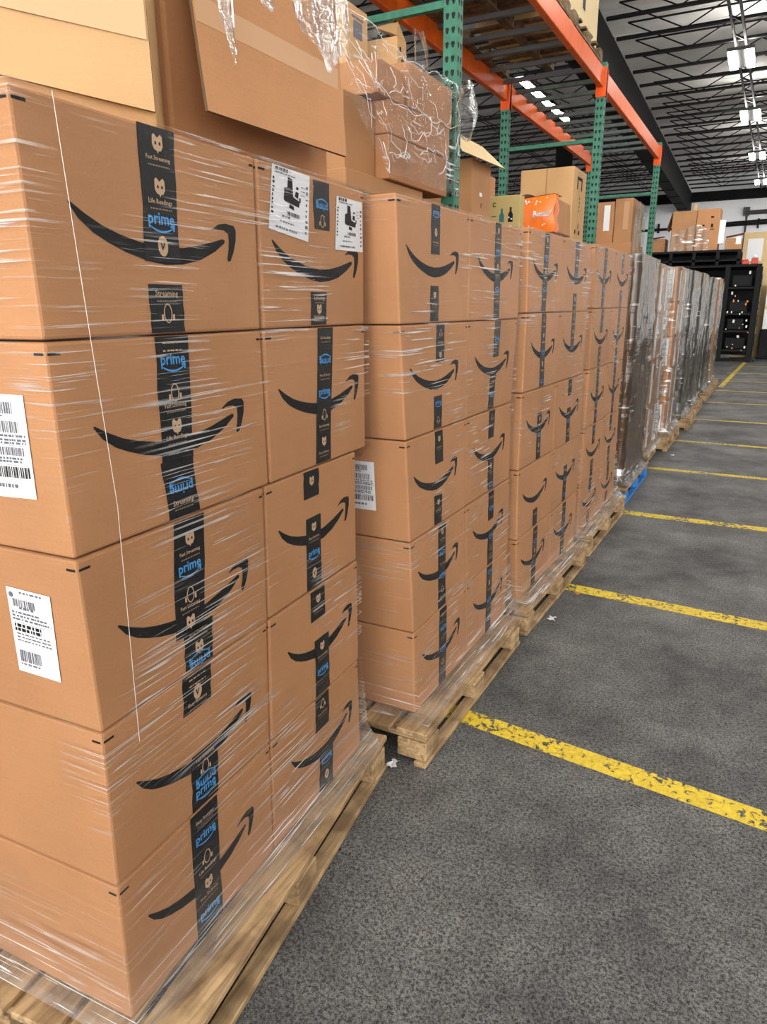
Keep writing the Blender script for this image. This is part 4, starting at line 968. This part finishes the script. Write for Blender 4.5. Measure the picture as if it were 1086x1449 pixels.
b = MB(WHITE); b.bevbox((-.20, 25.9, .92), (.5, 26.5, 2.3), .01, 1); b.build('body', wc)
b = MB(PLY); b.bevbox((-.20, 25.89, 1.52), (.5, 25.899, 1.62), .003, 1); b.build('wood_strip', wc)
b = MB(BLACK); b.bevbox((-.24, 25.85, .0), (.6, 26.55, .915), .03, 2); tag(b.build('black_chest'), 'black chest on the floor under the white cabinet', 'chest')

# scraps on the floor
SCR = [(-1.05, 2.05, 'scrap of film on the floor between the first two pallets'), (-.86, 3.60, 'thin strip of film on the floor by the third pallet'), (-.80, 8.62, 'crumpled white scrap on the floor past the blue pallet'), (-.82, 4.02, 'cardboard shred beside the second yellow line'), (-.5, .95, 'tiny white fleck on the bare floor in front')]
for k, (x, y, l) in enumerate(SCR):
    s = .03 if k < 3 else .028
    if k == 4: s = .012
    mb = MB(WHITE if k != 3 else CARD)
    mb.grid(lambda u, v: (x + s * (u - .5) * (1 + .5 * math.sin(7 * v + k)), y + s * 1.6 * (v - .5), .002 + .3 * s * abs(math.sin(5 * u + 3 * v + k))), 6, 6)
    tag(mb.build('plastic_scrap', None, True), l, 'scrap')

# ------------------------------------------------------------------ light and camera
w = bpy.data.worlds.new('hall_fill'); sc.world = w; w.use_nodes = True
nt = w.node_tree; bg_ = nt.nodes['Background']   # added fill lobe from behind the camera, shaped to brighten the box ends
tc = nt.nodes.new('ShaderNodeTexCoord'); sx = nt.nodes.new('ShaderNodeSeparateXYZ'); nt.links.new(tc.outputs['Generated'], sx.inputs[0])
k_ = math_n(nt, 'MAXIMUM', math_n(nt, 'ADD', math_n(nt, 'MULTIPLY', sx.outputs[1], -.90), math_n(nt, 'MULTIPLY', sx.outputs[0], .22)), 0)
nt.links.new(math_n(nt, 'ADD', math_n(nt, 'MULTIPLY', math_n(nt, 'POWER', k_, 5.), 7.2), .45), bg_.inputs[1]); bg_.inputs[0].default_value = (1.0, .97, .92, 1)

F_PX, PITCH, YAW, ROLL, H = 1004.4, D(16.07), D(-27.86), D(-.41), 1.654
cy, sy, cp, sp_ = math.cos(YAW), math.sin(YAW), math.cos(PITCH), math.sin(PITCH)
fw = Vector((sy * cp, cy * cp, -sp_)); rt = Vector((cy, -sy, 0)); up = rt.cross(fw)
c_, s_ = math.cos(ROLL), math.sin(ROLL)
r2 = c_ * rt + s_ * up; u2 = -s_ * rt + c_ * up
cam = bpy.data.cameras.new('camera'); co = bpy.data.objects.new('camera', cam); COL.objects.link(co)
co.matrix_world = Matrix(((r2.x, u2.x, -fw.x, 0), (r2.y, u2.y, -fw.y, 0), (r2.z, u2.z, -fw.z, H), (0, 0, 0, 1)))
cam.sensor_fit = 'VERTICAL'; cam.sensor_height = 36.; cam.lens = F_PX / 1449 * 36; cam.clip_start = .02; cam.clip_end = 200
sc.camera = co
sc.view_settings.view_transform = 'Standard'; sc.view_settings.look = 'None'; sc.view_settings.gamma = 1.0; sc.view_settings.use_curve_mapping = False
sc.view_settings.exposure = 0.75
try:
    sc.cycles.use_denoising = True; sc.cycles.max_bounces = 8; sc.cycles.diffuse_bounces = 4; sc.cycles.transparent_max_bounces = 24; sc.cycles.sample_clamp_indirect = 6.
    sc.cycles.caustics_reflective = False; sc.cycles.caustics_refractive = False
except Exception: pass
